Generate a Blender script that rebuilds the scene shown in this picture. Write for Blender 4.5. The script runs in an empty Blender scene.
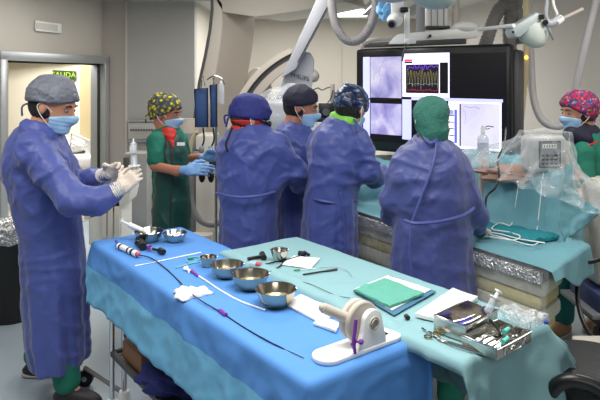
import bpy, bmesh, math, random
import numpy as np
from mathutils import Vector, Matrix, noise
random.seed(7)
PI = math.pi
SC = bpy.context.scene
COL = SC.collection
H = 1.70            # camera height
HOR = 77            # horizon row of a 600x400 picture
F = 600.0

def W(px, py, Y):
    return Vector(((px - 300) / F * Y, Y, H - (py - HOR) / F * Y))
def T(px, py, z):
    Y = F * (H - z) / (py - HOR)
    return Vector(((px - 300) / F * Y, Y, z))
def lin(c):
    r = []
    for v in c:
        v = v / 255.0
        r.append(v / 12.92 if v <= 0.04045 else ((v + 0.055) / 1.055) ** 2.4)
    return (r[0], r[1], r[2], 1.0)

# ------------------------------------------------------------------ materials
MATS = {}
def mat(name, col, rough=0.5, metal=0.0, bump=None, var=None, emit=0.0, sheen=0.0, clear=None, coat=0.0, spec=0.5, crumple=None, trans=0.0, ridge=None):
    if name in MATS: return MATS[name]
    m = bpy.data.materials.new(name); m.use_nodes = True
    nt = m.node_tree; N = nt.nodes; L = nt.links
    b = N['Principled BSDF']; out = N['Material Output']
    b.inputs['Base Color'].default_value = lin(col)
    b.inputs['Roughness'].default_value = rough
    b.inputs['Metallic'].default_value = metal
    b.inputs['Specular IOR Level'].default_value = spec
    b.inputs['Sheen Weight'].default_value = sheen
    b.inputs['Coat Weight'].default_value = coat
    b.inputs['Transmission Weight'].default_value = trans
    tc = N.new('ShaderNodeTexCoord')
    if var:
        sc_, amt = var
        n = N.new('ShaderNodeTexNoise'); n.inputs['Scale'].default_value = sc_; n.inputs['Detail'].default_value = 4
        L.new(tc.outputs['Object'], n.inputs['Vector'])
        r = N.new('ShaderNodeMapRange'); r.inputs['To Min'].default_value = 1 - amt; r.inputs['To Max'].default_value = 1 + amt
        r.inputs['From Min'].default_value = 0.3; r.inputs['From Max'].default_value = 0.7
        L.new(n.outputs['Fac'], r.inputs['Value'])
        mx = N.new('ShaderNodeVectorMath'); mx.operation = 'SCALE'; mx.inputs[0].default_value = lin(col)[:3]
        L.new(r.outputs['Result'], mx.inputs['Scale']); L.new(mx.outputs['Vector'], b.inputs['Base Color'])
    last = None
    if bump:
        sc_, st = bump
        n = N.new('ShaderNodeTexNoise'); n.inputs['Scale'].default_value = sc_; n.inputs['Detail'].default_value = 5; n.inputs['Distortion'].default_value = 0.6
        L.new(tc.outputs['Object'], n.inputs['Vector'])
        bp = N.new('ShaderNodeBump'); bp.inputs['Strength'].default_value = st; bp.inputs['Distance'].default_value = 0.02
        L.new(n.outputs['Fac'], bp.inputs['Height']); last = bp
    if crumple:
        sc_, st = crumple
        n = N.new('ShaderNodeTexNoise'); n.inputs['Scale'].default_value = sc_; n.inputs['Detail'].default_value = 2
        L.new(tc.outputs['Object'], n.inputs['Vector'])
        va = N.new('ShaderNodeVectorMath'); va.operation = 'SCALE'; va.inputs['Scale'].default_value = 0.35
        L.new(n.outputs['Color'], va.inputs[0])
        vb = N.new('ShaderNodeVectorMath'); vb.operation = 'ADD'
        L.new(tc.outputs['Object'], vb.inputs[0]); L.new(va.outputs['Vector'], vb.inputs[1])
        v = N.new('ShaderNodeTexVoronoi'); v.feature = 'F1'; v.inputs['Scale'].default_value = sc_
        L.new(vb.outputs['Vector'], v.inputs['Vector'])
        bp = N.new('ShaderNodeBump'); bp.inputs['Strength'].default_value = st; bp.inputs['Distance'].default_value = 0.03
        L.new(v.outputs['Distance'], bp.inputs['Height'])
        if last: L.new(last.outputs['Normal'], bp.inputs['Normal'])
        last = bp
    if ridge:
        sc_, st = ridge
        n = N.new('ShaderNodeTexNoise'); n.noise_type = 'RIDGED_MULTIFRACTAL'; n.inputs['Scale'].default_value = sc_; n.inputs['Detail'].default_value = 3; n.inputs['Distortion'].default_value = 0.8
        L.new(tc.outputs['Object'], n.inputs['Vector'])
        bp = N.new('ShaderNodeBump'); bp.inputs['Strength'].default_value = st; bp.inputs['Distance'].default_value = 0.02
        L.new(n.outputs['Fac'], bp.inputs['Height'])
        if last: L.new(last.outputs['Normal'], bp.inputs['Normal'])
        last = bp
    if last: L.new(last.outputs['Normal'], b.inputs['Normal'])
    if emit:
        b.inputs['Emission Color'].default_value = lin(col); b.inputs['Emission Strength'].default_value = emit
    if clear is not None:
        t = N.new('ShaderNodeBsdfTransparent'); mix = N.new('ShaderNodeMixShader')
        lw = N.new('ShaderNodeLayerWeight'); lw.inputs['Blend'].default_value = 0.35
        if last: L.new(last.outputs['Normal'], lw.inputs['Normal'])
        mr = N.new('ShaderNodeMapRange'); mr.inputs['To Min'].default_value = clear; mr.inputs['To Max'].default_value = min(1, clear + 0.42)
        L.new(lw.outputs['Facing'], mr.inputs['Value'])
        L.new(mr.outputs['Result'], mix.inputs['Fac'])
        L.new(t.outputs['BSDF'], mix.inputs[1]); L.new(b.outputs['BSDF'], mix.inputs[2]); L.new(mix.outputs['Shader'], out.inputs['Surface'])
    MATS[name] = m
    return m

def ramp_mat(name, scale, stops, rough=0.8, feature='F1', use_color=True, emit=0.0, kind='voronoi', mapping=None, bump=0.0):
    m = bpy.data.materials.new(name); m.use_nodes = True
    nt = m.node_tree; N = nt.nodes; L = nt.links; b = N['Principled BSDF']
    b.inputs['Roughness'].default_value = rough
    tc = N.new('ShaderNodeTexCoord')
    if kind == 'voronoi':
        v = N.new('ShaderNodeTexVoronoi'); v.feature = feature; v.inputs['Scale'].default_value = scale
        src = v.outputs['Color'] if use_color else v.outputs['Distance']
    else:
        v = N.new('ShaderNodeTexNoise'); v.inputs['Scale'].default_value = scale; v.inputs['Detail'].default_value = 6; v.inputs['Distortion'].default_value = 0.5
        src = v.outputs['Fac']
    if mapping:
        mp = N.new('ShaderNodeMapping'); mp.inputs['Scale'].default_value = mapping
        L.new(tc.outputs['Object'], mp.inputs['Vector']); L.new(mp.outputs['Vector'], v.inputs['Vector'])
    else: L.new(tc.outputs['Object'], v.inputs['Vector'])
    cr = N.new('ShaderNodeValToRGB'); el = cr.color_ramp.elements
    if kind == 'voronoi': cr.color_ramp.interpolation = 'CONSTANT'
    while len(el) > 1: el.remove(el[-1])
    el[0].position = stops[0][0]; el[0].color = lin(stops[0][1])
    for p, c in stops[1:]:
        e = el.new(p); e.color = lin(c)
    if kind == 'voronoi' and use_color:
        sp = N.new('ShaderNodeSeparateColor'); L.new(src, sp.inputs['Color']); L.new(sp.outputs['Red'], cr.inputs['Fac'])
    else: L.new(src, cr.inputs['Fac'])
    L.new(cr.outputs['Color'], b.inputs['Base Color'])
    if emit:
        b.inputs['Base Color'].default_value = (0, 0, 0, 1)
        for l in list(b.inputs['Base Color'].links): nt.links.remove(l)
        L.new(cr.outputs['Color'], b.inputs['Emission Color']); b.inputs['Emission Strength'].default_value = emit
    MATS[name] = m
    return m

M_wall = mat('wall_paint', (196, 190, 180), 0.75, var=(1.5, 0.03), bump=(120, 0.05))
M_wall_grey = mat('wall_panel_grey', (168, 167, 165), 0.6, var=(1.2, 0.03))
M_ceil = mat('ceiling_paint', (205, 203, 196), 0.85, var=(2, 0.02))
M_cream = mat('corridor_paint', (232, 226, 208), 0.8)
M_frame = mat('brushed_aluminium', (172, 176, 178), 0.35, 0.55)
M_rubber = mat('black_rubber', (22, 22, 24), 0.6)
M_white = mat('white_plastic', (242, 242, 240), 0.35)
M_offwhite = mat('off_white_enamel', (205, 200, 190), 0.4)
M_beige = mat('beige_plastic', (196, 188, 176), 0.4)
M_greige = mat('warm_grey_enamel', (178, 168, 158), 0.45)
M_steel = mat('stainless_steel', (200, 196, 188), 0.22, 1.0, bump=(30, 0.03))
M_steelw = mat('warm_reflecting_steel', (196, 186, 166), 0.18, 1.0)  # warm tint paints the golden reflections of the bowls into the steel
M_chrome = mat('chrome', (215, 215, 215), 0.12, 1.0)
M_black = mat('black_plastic', (18, 18, 20), 0.35)
M_blackm = mat('black_matte', (14, 14, 16), 0.7)
M_dkgrey = mat('dark_grey_plastic', (70, 70, 72), 0.5)
M_grey = mat('grey_plastic', (140, 142, 145), 0.5)
M_hose = mat('grey_hose', (146, 143, 143), 0.55, bump=(60, 0.15))
M_hosel = mat('light_grey_hose', (192, 190, 192), 0.5)
M_gown = mat('blue_surgical_gown', (66, 80, 150), 0.5, bump=(9, 0.35), ridge=(9, 0.5), sheen=0.2)
M_gown2 = mat('blue_surgical_gown_tie', (66, 78, 150), 0.5, bump=(9, 0.35), sheen=0.15)
M_gown3 = mat('blue_surgical_gown_plain', (66, 76, 138), 0.5, bump=(8, 0.35), ridge=(8, 0.5), sheen=0.2)
M_scrub = mat('green_scrubs', (22, 112, 92), 0.8, bump=(12, 0.4))
M_apron = mat('dark_green_lead_apron', (18, 70, 62), 0.5, bump=(8, 0.4))
M_vest = mat('charcoal_lead_vest', (44, 44, 52), 0.6, bump=(9, 0.4))
M_skin = mat('skin', (198, 140, 112), 0.5, var=(20, 0.05))
M_skin2 = mat('skin_tanned', (176, 118, 92), 0.5, var=(20, 0.05))
M_hair = mat('black_hair', (18, 15, 14), 0.45, bump=(150, 0.8))
M_brown = mat('brown_hair', (52, 36, 28), 0.5, bump=(150, 0.8))
M_mask = mat('blue_face_mask', (158, 198, 232), 0.75, bump=(60, 0.1))
M_glove = mat('latex_glove_white', (222, 208, 192), 0.45, bump=(40, 0.25))
M_gloveb = mat('nitrile_glove_blue', (120, 165, 215), 0.45, bump=(40, 0.25))
M_shoe = mat('dark_shoe', (30, 26, 30), 0.55)
M_sole = mat('grey_sole', (170, 168, 165), 0.6)
M_capgrey = mat('grey_bouffant_cap', (112, 116, 128), 0.5, bump=(28, 0.9), var=(14, 0.12))
M_capnavy = mat('navy_cap', (26, 26, 52), 0.75, bump=(20, 0.4))
M_capblue = mat('royal_blue_cap', (40, 46, 120), 0.75, bump=(18, 0.4))
M_capteal = mat('green_surgical_cap', (50, 114, 100), 0.75, bump=(26, 0.6))
M_red = mat('red_cloth', (196, 44, 36), 0.7, bump=(20, 0.3))
M_redp = mat('red_plastic', (190, 36, 36), 0.4)
M_lime = mat('lime_collar', (130, 205, 80), 0.6, bump=(20, 0.2))
M_navy = mat('navy_collar', (24, 24, 48), 0.7)
M_lens = mat('dark_lens', (12, 12, 16), 0.1)
M_eye = mat('eye_white', (150, 140, 134), 0.2)
M_iris = mat('iris', (30, 20, 14), 0.15)
M_drapeb = mat('blue_absorbent_drape', (84, 144, 216), 0.8, bump=(5, 0.2), crumple=(2.5, 0.25), ridge=(5, 0.25))
M_drapec = mat('light_blue_drape_edge', (112, 184, 224), 0.6, bump=(6, 0.3), crumple=(3, 0.3), ridge=(5, 0.5))
M_drapeg = mat('aqua_drape', (136, 178, 184), 0.85, bump=(6, 0.3), crumple=(3.4, 0.28), ridge=(6, 0.35))
M_drapep = mat('patient_drape_aqua', (108, 162, 174), 0.55, bump=(5, 0.4), crumple=(3, 0.35), ridge=(4, 0.6))
M_towel = mat('green_towel', (96, 170, 152), 0.9, bump=(40, 0.4))
M_teal = mat('teal_towel', (26, 128, 138), 0.9, bump=(24, 0.5))
M_paper = mat('white_paper', (236, 236, 232), 0.85, bump=(12, 0.15))
M_gauze = mat('white_gauze', (238, 238, 238), 0.9, bump=(40, 0.5))
M_clear = mat('clear_plastic_film', (238, 242, 244), 0.10, clear=0.08, crumple=(7, 0.6), ridge=(7, 0.9), spec=1.0)
M_clear2 = mat('clear_bag_film', (240, 243, 245), 0.1, clear=0.2, crumple=(14, 0.9), spec=1.0)
M_glass = mat('clear_container', (225, 232, 240), 0.08, clear=0.3)
M_foil = mat('silver_plastic_bag', (200, 202, 204), 0.25, 0.6, crumple=(14, 1.0))
M_purple = mat('purple_plastic', (124, 56, 160), 0.4)
M_bluep = mat('blue_plastic', (52, 76, 170), 0.4)
M_bluebag = mat('blue_lead_apron', (52, 84, 138), 0.6, bump=(10, 0.3))
M_grn = mat('green_plastic', (40, 150, 100), 0.4)
M_pink = mat('pink_plastic', (200, 90, 100), 0.4)
M_yel = mat('yellow_tape', (215, 195, 60), 0.6)
M_yelc = mat('yellowed_cable', (210, 196, 156), 0.5)
M_pad = mat('olive_pad', (196, 184, 128), 0.6, bump=(6, 0.3))
M_padl = mat('pale_grey_green_pad', (206, 206, 186), 0.6, bump=(6, 0.3))
M_bin = mat('black_bin', (20, 20, 22), 0.45)
M_lampglass = mat('lamp_glass', (205, 214, 206), 0.3, emit=0.0)
M_panelgrey = mat('light_blue_grey_enamel', (172, 174, 180), 0.35)
M_wood = mat('brown_wood', (110, 66, 44), 0.5)
M_pillow = mat('white_linen', (240, 240, 240), 0.9, bump=(8, 0.3))
M_cart = mat('white_cart_enamel', (214, 212, 204), 0.4)
M_lightblue = mat('light_blue_film', (120, 180, 225), 0.4, bump=(20, 0.5))
M_liquid = mat('golden_reflection_liquid', (186, 164, 118), 0.05, spec=0.8, clear=0.55)  # brownish tint stands in for golden reflections inside the bowls
M_flower = ramp_mat('yellow_flower_print', 36, [(0.0, (220, 200, 50)), (0.30, (120, 120, 50)), (0.5, (60, 64, 74)), (0.75, (96, 98, 104))], use_color=False)
M_redprint = ramp_mat('red_patterned_print', 80, [(0.0, (166, 30, 58)), (0.26, (58, 64, 136)), (0.44, (186, 44, 66)), (0.60, (120, 34, 84)), (0.76, (200, 130, 130)), (0.82, (60, 44, 104)), (0.94, (60, 130, 120))])
M_blkshine = ramp_mat('dark_patterned_shiny_cap', 24, [(0.0, (22, 26, 48)), (0.5, (36, 44, 76)), (0.62, (96, 120, 150)), (0.7, (30, 34, 60))], rough=0.2, kind='noise')
M_floor = ramp_mat('speckled_vinyl', 130, [(0.0, (150, 164, 176)), (0.4, (166, 180, 190)), (0.6, (160, 174, 184)), (1.0, (182, 192, 198))], rough=0.35, kind='noise')

# ------------------------------------------------------------------ object helpers
def root_loc(p):
    v = Vector((0, 0, 0))
    while p is not None:
        v += p.location; p = p.parent
    return v
def tag(o, label=None, cat=None, group=None, kind=None):
    if label: o['label'] = label
    if cat: o['category'] = cat
    if group: o['group'] = group
    if kind: o['kind'] = kind
    return o
def thing(name, label, cat, loc, group=None):
    o = bpy.data.objects.new(name, None); COL.objects.link(o); o.location = loc
    o.empty_display_size = 0.05
    return tag(o, label, cat, group)
def mk(name, verts, faces, m, parent=None, smooth=True, angle=42, mats=None, fm=None):
    V = np.array(verts, dtype=float).reshape(-1, 3)
    if parent is not None:
        off = np.array(root_loc(parent)); loc = Vector((0, 0, 0))
    else:
        c = (V.min(0) + V.max(0)) / 2; off = np.array([c[0], c[1], V[:, 2].min()]); loc = Vector(off)
    me = bpy.data.meshes.new(name)
    me.from_pydata((V - off).tolist(), [], [list(f) for f in faces] if not isinstance(faces, np.ndarray) else faces.tolist())
    me.materials.append(m)
    if mats:
        for x in mats: me.materials.append(x)
        me.polygons.foreach_set('material_index', fm)
    me.update()
    if smooth:
        me.polygons.foreach_set('use_smooth', [True] * len(me.polygons))
        if angle: me.set_sharp_from_angle(angle=math.radians(angle))
    o = bpy.data.objects.new(name, me); COL.objects.link(o); o.location = loc
    if parent is not None: o.parent = parent
    return o
def copy_tree(o, parent=None):
    c = o.copy(); COL.objects.link(c); c.parent = parent
    for ch in list(o.children): copy_tree(ch, c)
    return c
def frame_of(d, up=Vector((0, 0, 1))):
    d = Vector(d).normalized()
    if abs(d.dot(up)) > 0.98: up = Vector((1, 0, 0))
    a = d.cross(up).normalized(); b = a.cross(d).normalized()
    return a, b, d
def catmull(pts, n=8):
    P = [Vector(p) for p in pts]
    if len(P) < 3: return P
    Q = [P[0] * 2 - P[1]] + P + [P[-1] * 2 - P[-2]]
    out = []
    for i in range(1, len(Q) - 2):
        for k in range(n):
            t = k / n
            a, b, c, d = Q[i-1], Q[i], Q[i+1], Q[i+2]
            out.append(0.5 * ((2 * b) + (c - a) * t + (2*a - 5*b + 4*c - d) * t*t + (3*b - a - 3*c + d) * t**3))
    out.append(P[-1])
    return out

class MB:
    def __init__(s): s.v = []; s.f = []
    def add(s, verts, faces):
        n = len(s.v); s.v += [tuple(p) for p in verts]; s.f += [tuple(i + n for i in f) for f in faces]; return s
    def bm(s, b):
        b.verts.ensure_lookup_table(); b.verts.index_update()
        s.add([v.co.copy() for v in b.verts], [[v.index for v in f.verts] for f in b.faces]); b.free(); return s
    def box(s, c, size, rz=0.0, bev=0.0, M=None, seg=2):
        b = bmesh.new(); bmesh.ops.create_cube(b, size=1)
        bmesh.ops.scale(b, vec=Vector(size), verts=b.verts)
        if bev: bmesh.ops.bevel(b, geom=list(b.edges), offset=bev, segments=seg, affect='EDGES', profile=0.5)
        R = M if M is not None else Matrix.Rotation(rz, 3, 'Z')
        for v in b.verts: v.co = R @ v.co + Vector(c)
        return s.bm(b)
    def cyl(s, p0, p1, r0, r1=None, seg=20, cap=True):
        p0 = Vector(p0); p1 = Vector(p1); r1 = r0 if r1 is None else r1
        a, b, d = frame_of(p1 - p0)
        vs = []
        for p, r in ((p0, r0), (p1, r1)):
            for k in range(seg):
                t = 2 * PI * k / seg; vs.append(p + a * (r * math.cos(t)) + b * (r * math.sin(t)))
        fs = [(k, (k + 1) % seg, seg + (k + 1) % seg, seg + k) for k in range(seg)]
        if cap: fs += [tuple(range(seg))[::-1], tuple(range(seg, 2 * seg))]
        return s.add(vs, fs)
    def tube(s, pts, r, seg=10, n=8, smooth=True, ribs=0):
        P = catmull(pts, n) if smooth else [Vector(p) for p in pts]
        vs = []; fs = []
        up = None
        for i, p in enumerate(P):
            d = (P[min(i + 1, len(P) - 1)] - P[max(i - 1, 0)])
            if d.length < 1e-9: d = Vector((0, 0, 1))
            d.normalize()
            if up is None: a, b, _ = frame_of(d)
            else:
                a = (up - d * up.dot(d)).normalized(); b = d.cross(a)
            up = a
            t_ = i / max(1, len(P) - 1)
            rr = r(t_) if callable(r) else r
            if ribs: rr *= 1 + 0.06 * (1 if i % 2 else -1)
            for k in range(seg):
                t = 2 * PI * k / seg; vs.append(p + a * (rr * math.cos(t)) + b * (rr * math.sin(t)))
        for i in range(len(P) - 1):
            for k in range(seg):
                fs.append((i * seg + k, i * seg + (k + 1) % seg, (i + 1) * seg + (k + 1) % seg, (i + 1) * seg + k))
        fs.append(tuple(range(seg))[::-1]); fs.append(tuple((len(P) - 1) * seg + k for k in range(seg)))
        return s.add(vs, fs)
    def lathe(s, prof, c, axis=(0, 0, 1), seg=32):
        c = Vector(c); a, b, d = frame_of(axis)
        vs = []; fs = []; n = len(prof)
        for k in range(seg):
            t = 2 * PI * k / seg
            for r, h in prof: vs.append(c + a * (r * math.cos(t)) + b * (r * math.sin(t)) + d * h)
        for k in range(seg):
            k2 = (k + 1) % seg
            for i in range(n - 1): fs.append((k * n + i, k2 * n + i, k2 * n + i + 1, k * n + i + 1))
        b_ = bmesh.new()
        bv = [b_.verts.new(v) for v in vs]
        for f in fs:
            try: b_.faces.new([bv[i] for i in f])
            except Exception: pass
        bmesh.ops.remove_doubles(b_, verts=b_.verts, dist=1e-6)
        bmesh.ops.recalc_face_normals(b_, faces=b_.faces)
        return s.bm(b_)
    def ball(s, c, r, R=None, seg=20):
        b = bmesh.new(); bmesh.ops.create_uvsphere(b, u_segments=seg, v_segments=seg // 2, radius=1)
        rr = Vector((r, r, r)) if not hasattr(r, '__len__') else Vector(r)
        for v in b.verts:
            q = Vector((v.co.x * rr.x, v.co.y * rr.y, v.co.z * rr.z))
            v.co = (R @ q if R is not None else q) + Vector(c)
        return s.bm(b)
    def prism(s, poly, off, bev=0.0):
        n = len(poly); off = Vector(off)
        b = bmesh.new()
        A = [b.verts.new(Vector(p)) for p in poly]; B = [b.verts.new(Vector(p) + off) for p in poly]
        b.faces.new(A); b.faces.new(B[::-1])
        for i in range(n): b.faces.new((A[i], A[(i + 1) % n], B[(i + 1) % n], B[i]))
        bmesh.ops.recalc_face_normals(b, faces=b.faces)
        if bev: bmesh.ops.bevel(b, geom=list(b.edges), offset=bev, segments=2, affect='EDGES', profile=0.5)
        return s.bm(b)
    def build(s, name, m, parent=None, smooth=True, angle=42):
        return mk(name, s.v, s.f, m, parent, smooth, angle)

def text(name, body, m, origin, ux, uz, size, parent, depth=0.0015):
    cu = bpy.data.curves.new(name, 'FONT'); cu.body = body; cu.size = size; cu.align_x = 'CENTER'; cu.align_y = 'CENTER'; cu.extrude = depth
    o = bpy.data.objects.new(name, cu); COL.objects.link(o)
    dg = bpy.context.evaluated_depsgraph_get()
    me = bpy.data.meshes.new_from_object(o.evaluated_get(dg))
    bpy.data.objects.remove(o)
    ux = Vector(ux).normalized(); uz = Vector(uz).normalized(); un = ux.cross(uz)
    vs = [Vector(origin) + ux * v.co.x + uz * v.co.y + un * v.co.z for v in me.vertices]
    fs = [tuple(p.vertices) for p in me.polygons]
    bpy.data.meshes.remove(me)
    return mk(name, vs, fs, m, parent, smooth=False)

# ------------------------------------------------------------------ signed distance modelling
def nets(f, lo, hi, h):
    lo = np.array(lo, float); hi = np.array(hi, float)
    n = np.ceil((hi - lo) / h).astype(int) + 1
    ax = [lo[i] + h * np.arange(n[i]) for i in range(3)]
    G = np.stack(np.meshgrid(*ax, indexing='ij'), -1).reshape(-1, 3).astype(np.float32)
    V = np.empty(len(G), np.float32)
    CH = 400000
    for i in range(0, len(G), CH): V[i:i + CH] = f(G[i:i + CH])
    V = V.reshape(n)
    V[V == 0] = 1e-7
    # never touch the border
    V[0], V[-1] = np.maximum(V[0], 1e-4), np.maximum(V[-1], 1e-4)
    V[:, 0], V[:, -1] = np.maximum(V[:, 0], 1e-4), np.maximum(V[:, -1], 1e-4)
    V[:, :, 0], V[:, :, -1] = np.maximum(V[:, :, 0], 1e-4), np.maximum(V[:, :, -1], 1e-4)
    I = V < 0
    cs = [(a, b, c) for a in (0, 1) for b in (0, 1) for c in (0, 1)]
    sub = lambda A, c: A[c[0]:A.shape[0] - 1 + c[0], c[1]:A.shape[1] - 1 + c[1], c[2]:A.shape[2] - 1 + c[2]]
    cnt = sum(sub(I, c).astype(np.int8) for c in cs)
    mask = (cnt > 0) & (cnt < 8)
    ids = -np.ones(mask.shape, int); M = int(mask.sum()); ids[mask] = np.arange(M)
    base = np.argwhere(mask)
    cv = {c: sub(V, c)[mask] for c in cs}
    acc = np.zeros((M, 3)); k = np.zeros(M)
    for i, a in enumerate(cs):
        for b in cs[i + 1:]:
            if sum(abs(a[j] - b[j]) for j in range(3)) != 1: continue
            va, vb = cv[a], cv[b]; x = (va < 0) != (vb < 0)
            t = np.where(x, va / np.where(x, va - vb, 1), 0)
            p = np.array(a) + t[:, None] * (np.array(b) - np.array(a))
            acc += p * x[:, None]; k += x
    P = lo + h * (base + acc / k[:, None])
    Q = []
    nx, ny, nz = V.shape
    for axis in range(3):
        s0 = [slice(None)] * 3; s1 = [slice(None)] * 3
        s0[axis] = slice(0, -1); s1[axis] = slice(1, None)
        A = I[tuple(s0)]; B = I[tuple(s1)]
        e = np.argwhere(A != B)
        o1, o2 = [(1, 2), (2, 0), (0, 1)][axis]
        e = e[(e[:, o1] > 0) & (e[:, o2] > 0) & (e[:, o1] < V.shape[o1] - 1) & (e[:, o2] < V.shape[o2] - 1)]
        if len(e) == 0: continue
        inside = A[tuple(e.T)]
        def c(d1, d2):
            q = e.copy(); q[:, o1] -= d1; q[:, o2] -= d2; return ids[tuple(q.T)]
        q = np.stack([c(1, 1), c(0, 1), c(0, 0), c(1, 0)], 1)
        q[~inside] = q[~inside][:, ::-1]
        Q.append(q)
    return P, np.concatenate(Q)

def smin(a, b, k):
    h = np.clip(0.5 + 0.5 * (b - a) / k, 0, 1)
    return b * (1 - h) + a * h - k * h * (1 - h)
def smax(a, b, k): return -smin(-a, -b, k)
def cone(P, a, b, r1, r2):
    a = np.array(a, np.float32); b = np.array(b, np.float32)
    d = b - a; t = np.clip(((P - a) @ d) / max(1e-9, float(d @ d)), 0, 1)
    return np.linalg.norm(P - a - t[:, None] * d, axis=1) - (r1 + (r2 - r1) * t)
def ell(P, c, r, R=None):
    q = P - np.array(c, np.float32)
    if R is not None: q = q @ np.array(R, np.float32)      # columns of R are the ellipsoid's axes
    r = np.array(r, np.float32)
    k0 = np.linalg.norm(q / r, axis=1); k1 = np.linalg.norm(q / (r * r), axis=1)
    return k0 * (k0 - 1) / np.maximum(k1, 1e-6)
def rbox(P, c, hs, R, r):
    q = np.abs((P - np.array(c, np.float32)) @ np.array(R, np.float32)) - (np.array(hs, np.float32) - r)
    return np.linalg.norm(np.maximum(q, 0), axis=1) + np.minimum(q.max(1), 0) - r
def chain(P, pts, k=0.03):
    d = None
    for (a, ra), (b, rb) in zip(pts[:-1], pts[1:]):
        e = cone(P, a, b, ra, rb); d = e if d is None else smin(d, e, k)
    return d
def column(P, rows, folds=0.0, nf=9, seed=0.0, shrink=0.0):
    R = np.array(sorted(rows), float)       # z, cx, cy, a, b
    z = P[:, 2]
    cx, cy, a, b = (np.interp(z, R[:, 0], R[:, i]) for i in (1, 2, 3, 4))
    a = np.maximum(a - shrink, 0.02); b = np.maximum(b - shrink, 0.02)
    x = (P[:, 0] - cx) / a; y = (P[:, 1] - cy) / b
    q = np.sqrt(x * x + y * y)
    d = (q - 1) * np.minimum(a, b)
    if folds:
        th = np.arctan2(y, x); zt = np.clip((R[-1, 0] - 0.4 - z) / (R[-1, 0] - R[0, 0]), 0, 1)
        d = d + folds * zt * (np.sin(nf * th + seed + 2.0 * np.sin(z * 3 + seed)) + 0.6 * np.sin((nf * 1.7) * th + 1.3 * seed + 3 * z))
    return smax(smax(d, R[0, 0] - z, 0.012), z - R[-1, 0], 0.03)
def wrinkle(P, s=0.0):
    x, y, z = P[:, 0], P[:, 1], P[:, 2]
    w = np.sin(6.1 * x + 3.3 * y + 4.4 * z + s) + np.sin(5.2 * y - 6.7 * z + 1.7 * s) + 0.6 * np.sin(11 * z + 7 * x - s)
    a = 1 - np.abs(np.sin(9.0 * x + 7 * y + 5.0 * z + 1.5 * w + s))
    b = 1 - np.abs(np.sin(10 * x - 8 * y - 12 * z + 1.7 * w + 2 * s))
    c = 1 - np.abs(np.sin(18 * z + 16 * x + 9 * y + 1.8 * w + 3 * s))
    m1 = 0.5 + 0.5 * np.sin(7 * x + 9 * z + 2.0 * s + w); m2 = 0.5 + 0.5 * np.sin(8 * z - 6 * x + 5 * y + s)
    return -(0.75 * m1 * a ** 4 + 0.62 * m2 * b ** 4 + 0.30 * (1 - m1) * c ** 3) + 0.25

_pr = np.random.RandomState(5); _perm = _pr.permutation(256); _grad = _pr.normal(size=(256, 3)); _grad /= np.linalg.norm(_grad, axis=1)[:, None]
def gnoise(P):
    i = np.floor(P).astype(int); f = P - i; u = f * f * f * (f * (f * 6 - 15) + 10)
    def g(a, b, c):
        h = _perm[(_perm[(_perm[(i[:, 0] + a) & 255] + i[:, 1] + b) & 255] + i[:, 2] + c) & 255]
        return (_grad[h] * (f - np.array((a, b, c)))).sum(1)
    l = lambda a, b, t: a + (b - a) * t
    return l(l(l(g(0,0,0), g(1,0,0), u[:,0]), l(g(0,1,0), g(1,1,0), u[:,0]), u[:,1]), l(l(g(0,0,1), g(1,0,1), u[:,0]), l(g(0,1,1), g(1,1,1), u[:,0]), u[:,1]), u[:,2])
def creases(P, s=0.0):
    """sharp crossing folds such as thin non woven cloth takes"""
    w = np.stack([gnoise(P * 3.1 + s + k * 17.3) for k in range(3)], 1) * 0.22
    Q = P + w
    out = 0
    for k, (f, a, st) in enumerate((((4.5, 4.5, 7.0), 1.0, 0), ((9.0, 8.0, 5.0), 0.55, 5), ((14.0, 14.0, 17.0), 0.30, 9))):
        n_ = gnoise(Q * np.array(f) + s * 3.7 + st)
        out = out + a * (1 - np.minimum(1, np.abs(n_) * 3.2)) ** 1.6
    return out - 0.6
def sdf_obj(name, f, lo, hi, h, m, parent, it=0, disp=0, dseed=0.0):
    P, Q = nets(f, lo, hi, h)
    if disp:
        n_ = np.zeros_like(P); fn = np.cross(P[Q[:, 2]] - P[Q[:, 0]], P[Q[:, 3]] - P[Q[:, 1]])
        for k in range(4): np.add.at(n_, Q[:, k], fn)
        n_ /= np.maximum(1e-9, np.linalg.norm(n_, axis=1))[:, None]
        P = P + n_ * (disp * creases(P, dseed) * (0.5 + 0.5 * np.clip((P[:, 2] - 0.85) / 0.25, 0, 1)))[:, None]
    return mk(name, P, Q, m, parent, True, None)

def head_frame(yaw, pitch, roll=0):
    a = math.radians(yaw); p = math.radians(pitch)
    f = Vector((math.cos(a), math.sin(a), 0)); up = Vector((0, 0, 1)); r = f.cross(up)
    f2 = f * math.cos(p) - up * math.sin(p); u2 = up * math.cos(p) + f * math.sin(p)
    if roll:
        R = Matrix.Rotation(math.radians(roll), 3, f2); r = R @ r; u2 = R @ u2
    return np.array([r, f2, u2]).T     # columns: right, forward, up

def skull(P):
    d = ell(P, (0, -0.008, 0.032), (0.076, 0.097, 0.090))
    d = smin(d, ell(P, (0, 0.030, -0.035), (0.058, 0.060, 0.078)), 0.03)
    d = smin(d, ell(P, (0, 0.066, -0.092), (0.024, 0.022, 0.020)), 0.03)
    return d
def face_sdf(P):
    d = skull(P)
    d = smin(d, cone(P, (-0.03, 0.082, 0.022), (0.03, 0.082, 0.022), 0.010, 0.010), 0.02)
    for s in (-1, 1):
        d = smax(d, -ell(P, (s * 0.031, 0.098, 0.002), (0.018, 0.016, 0.011)), 0.012)
        d = smin(d, ell(P, (s * 0.079, -0.004, -0.004), (0.011, 0.019, 0.031)), 0.008)
    d = smin(d, cone(P, (0, 0.090, 0.010), (0, 0.108, -0.030), 0.008, 0.014), 0.012)
    d = smin(d, ell(P, (0, 0.088, -0.062), (0.024, 0.012, 0.008)), 0.008)
    return d

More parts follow.
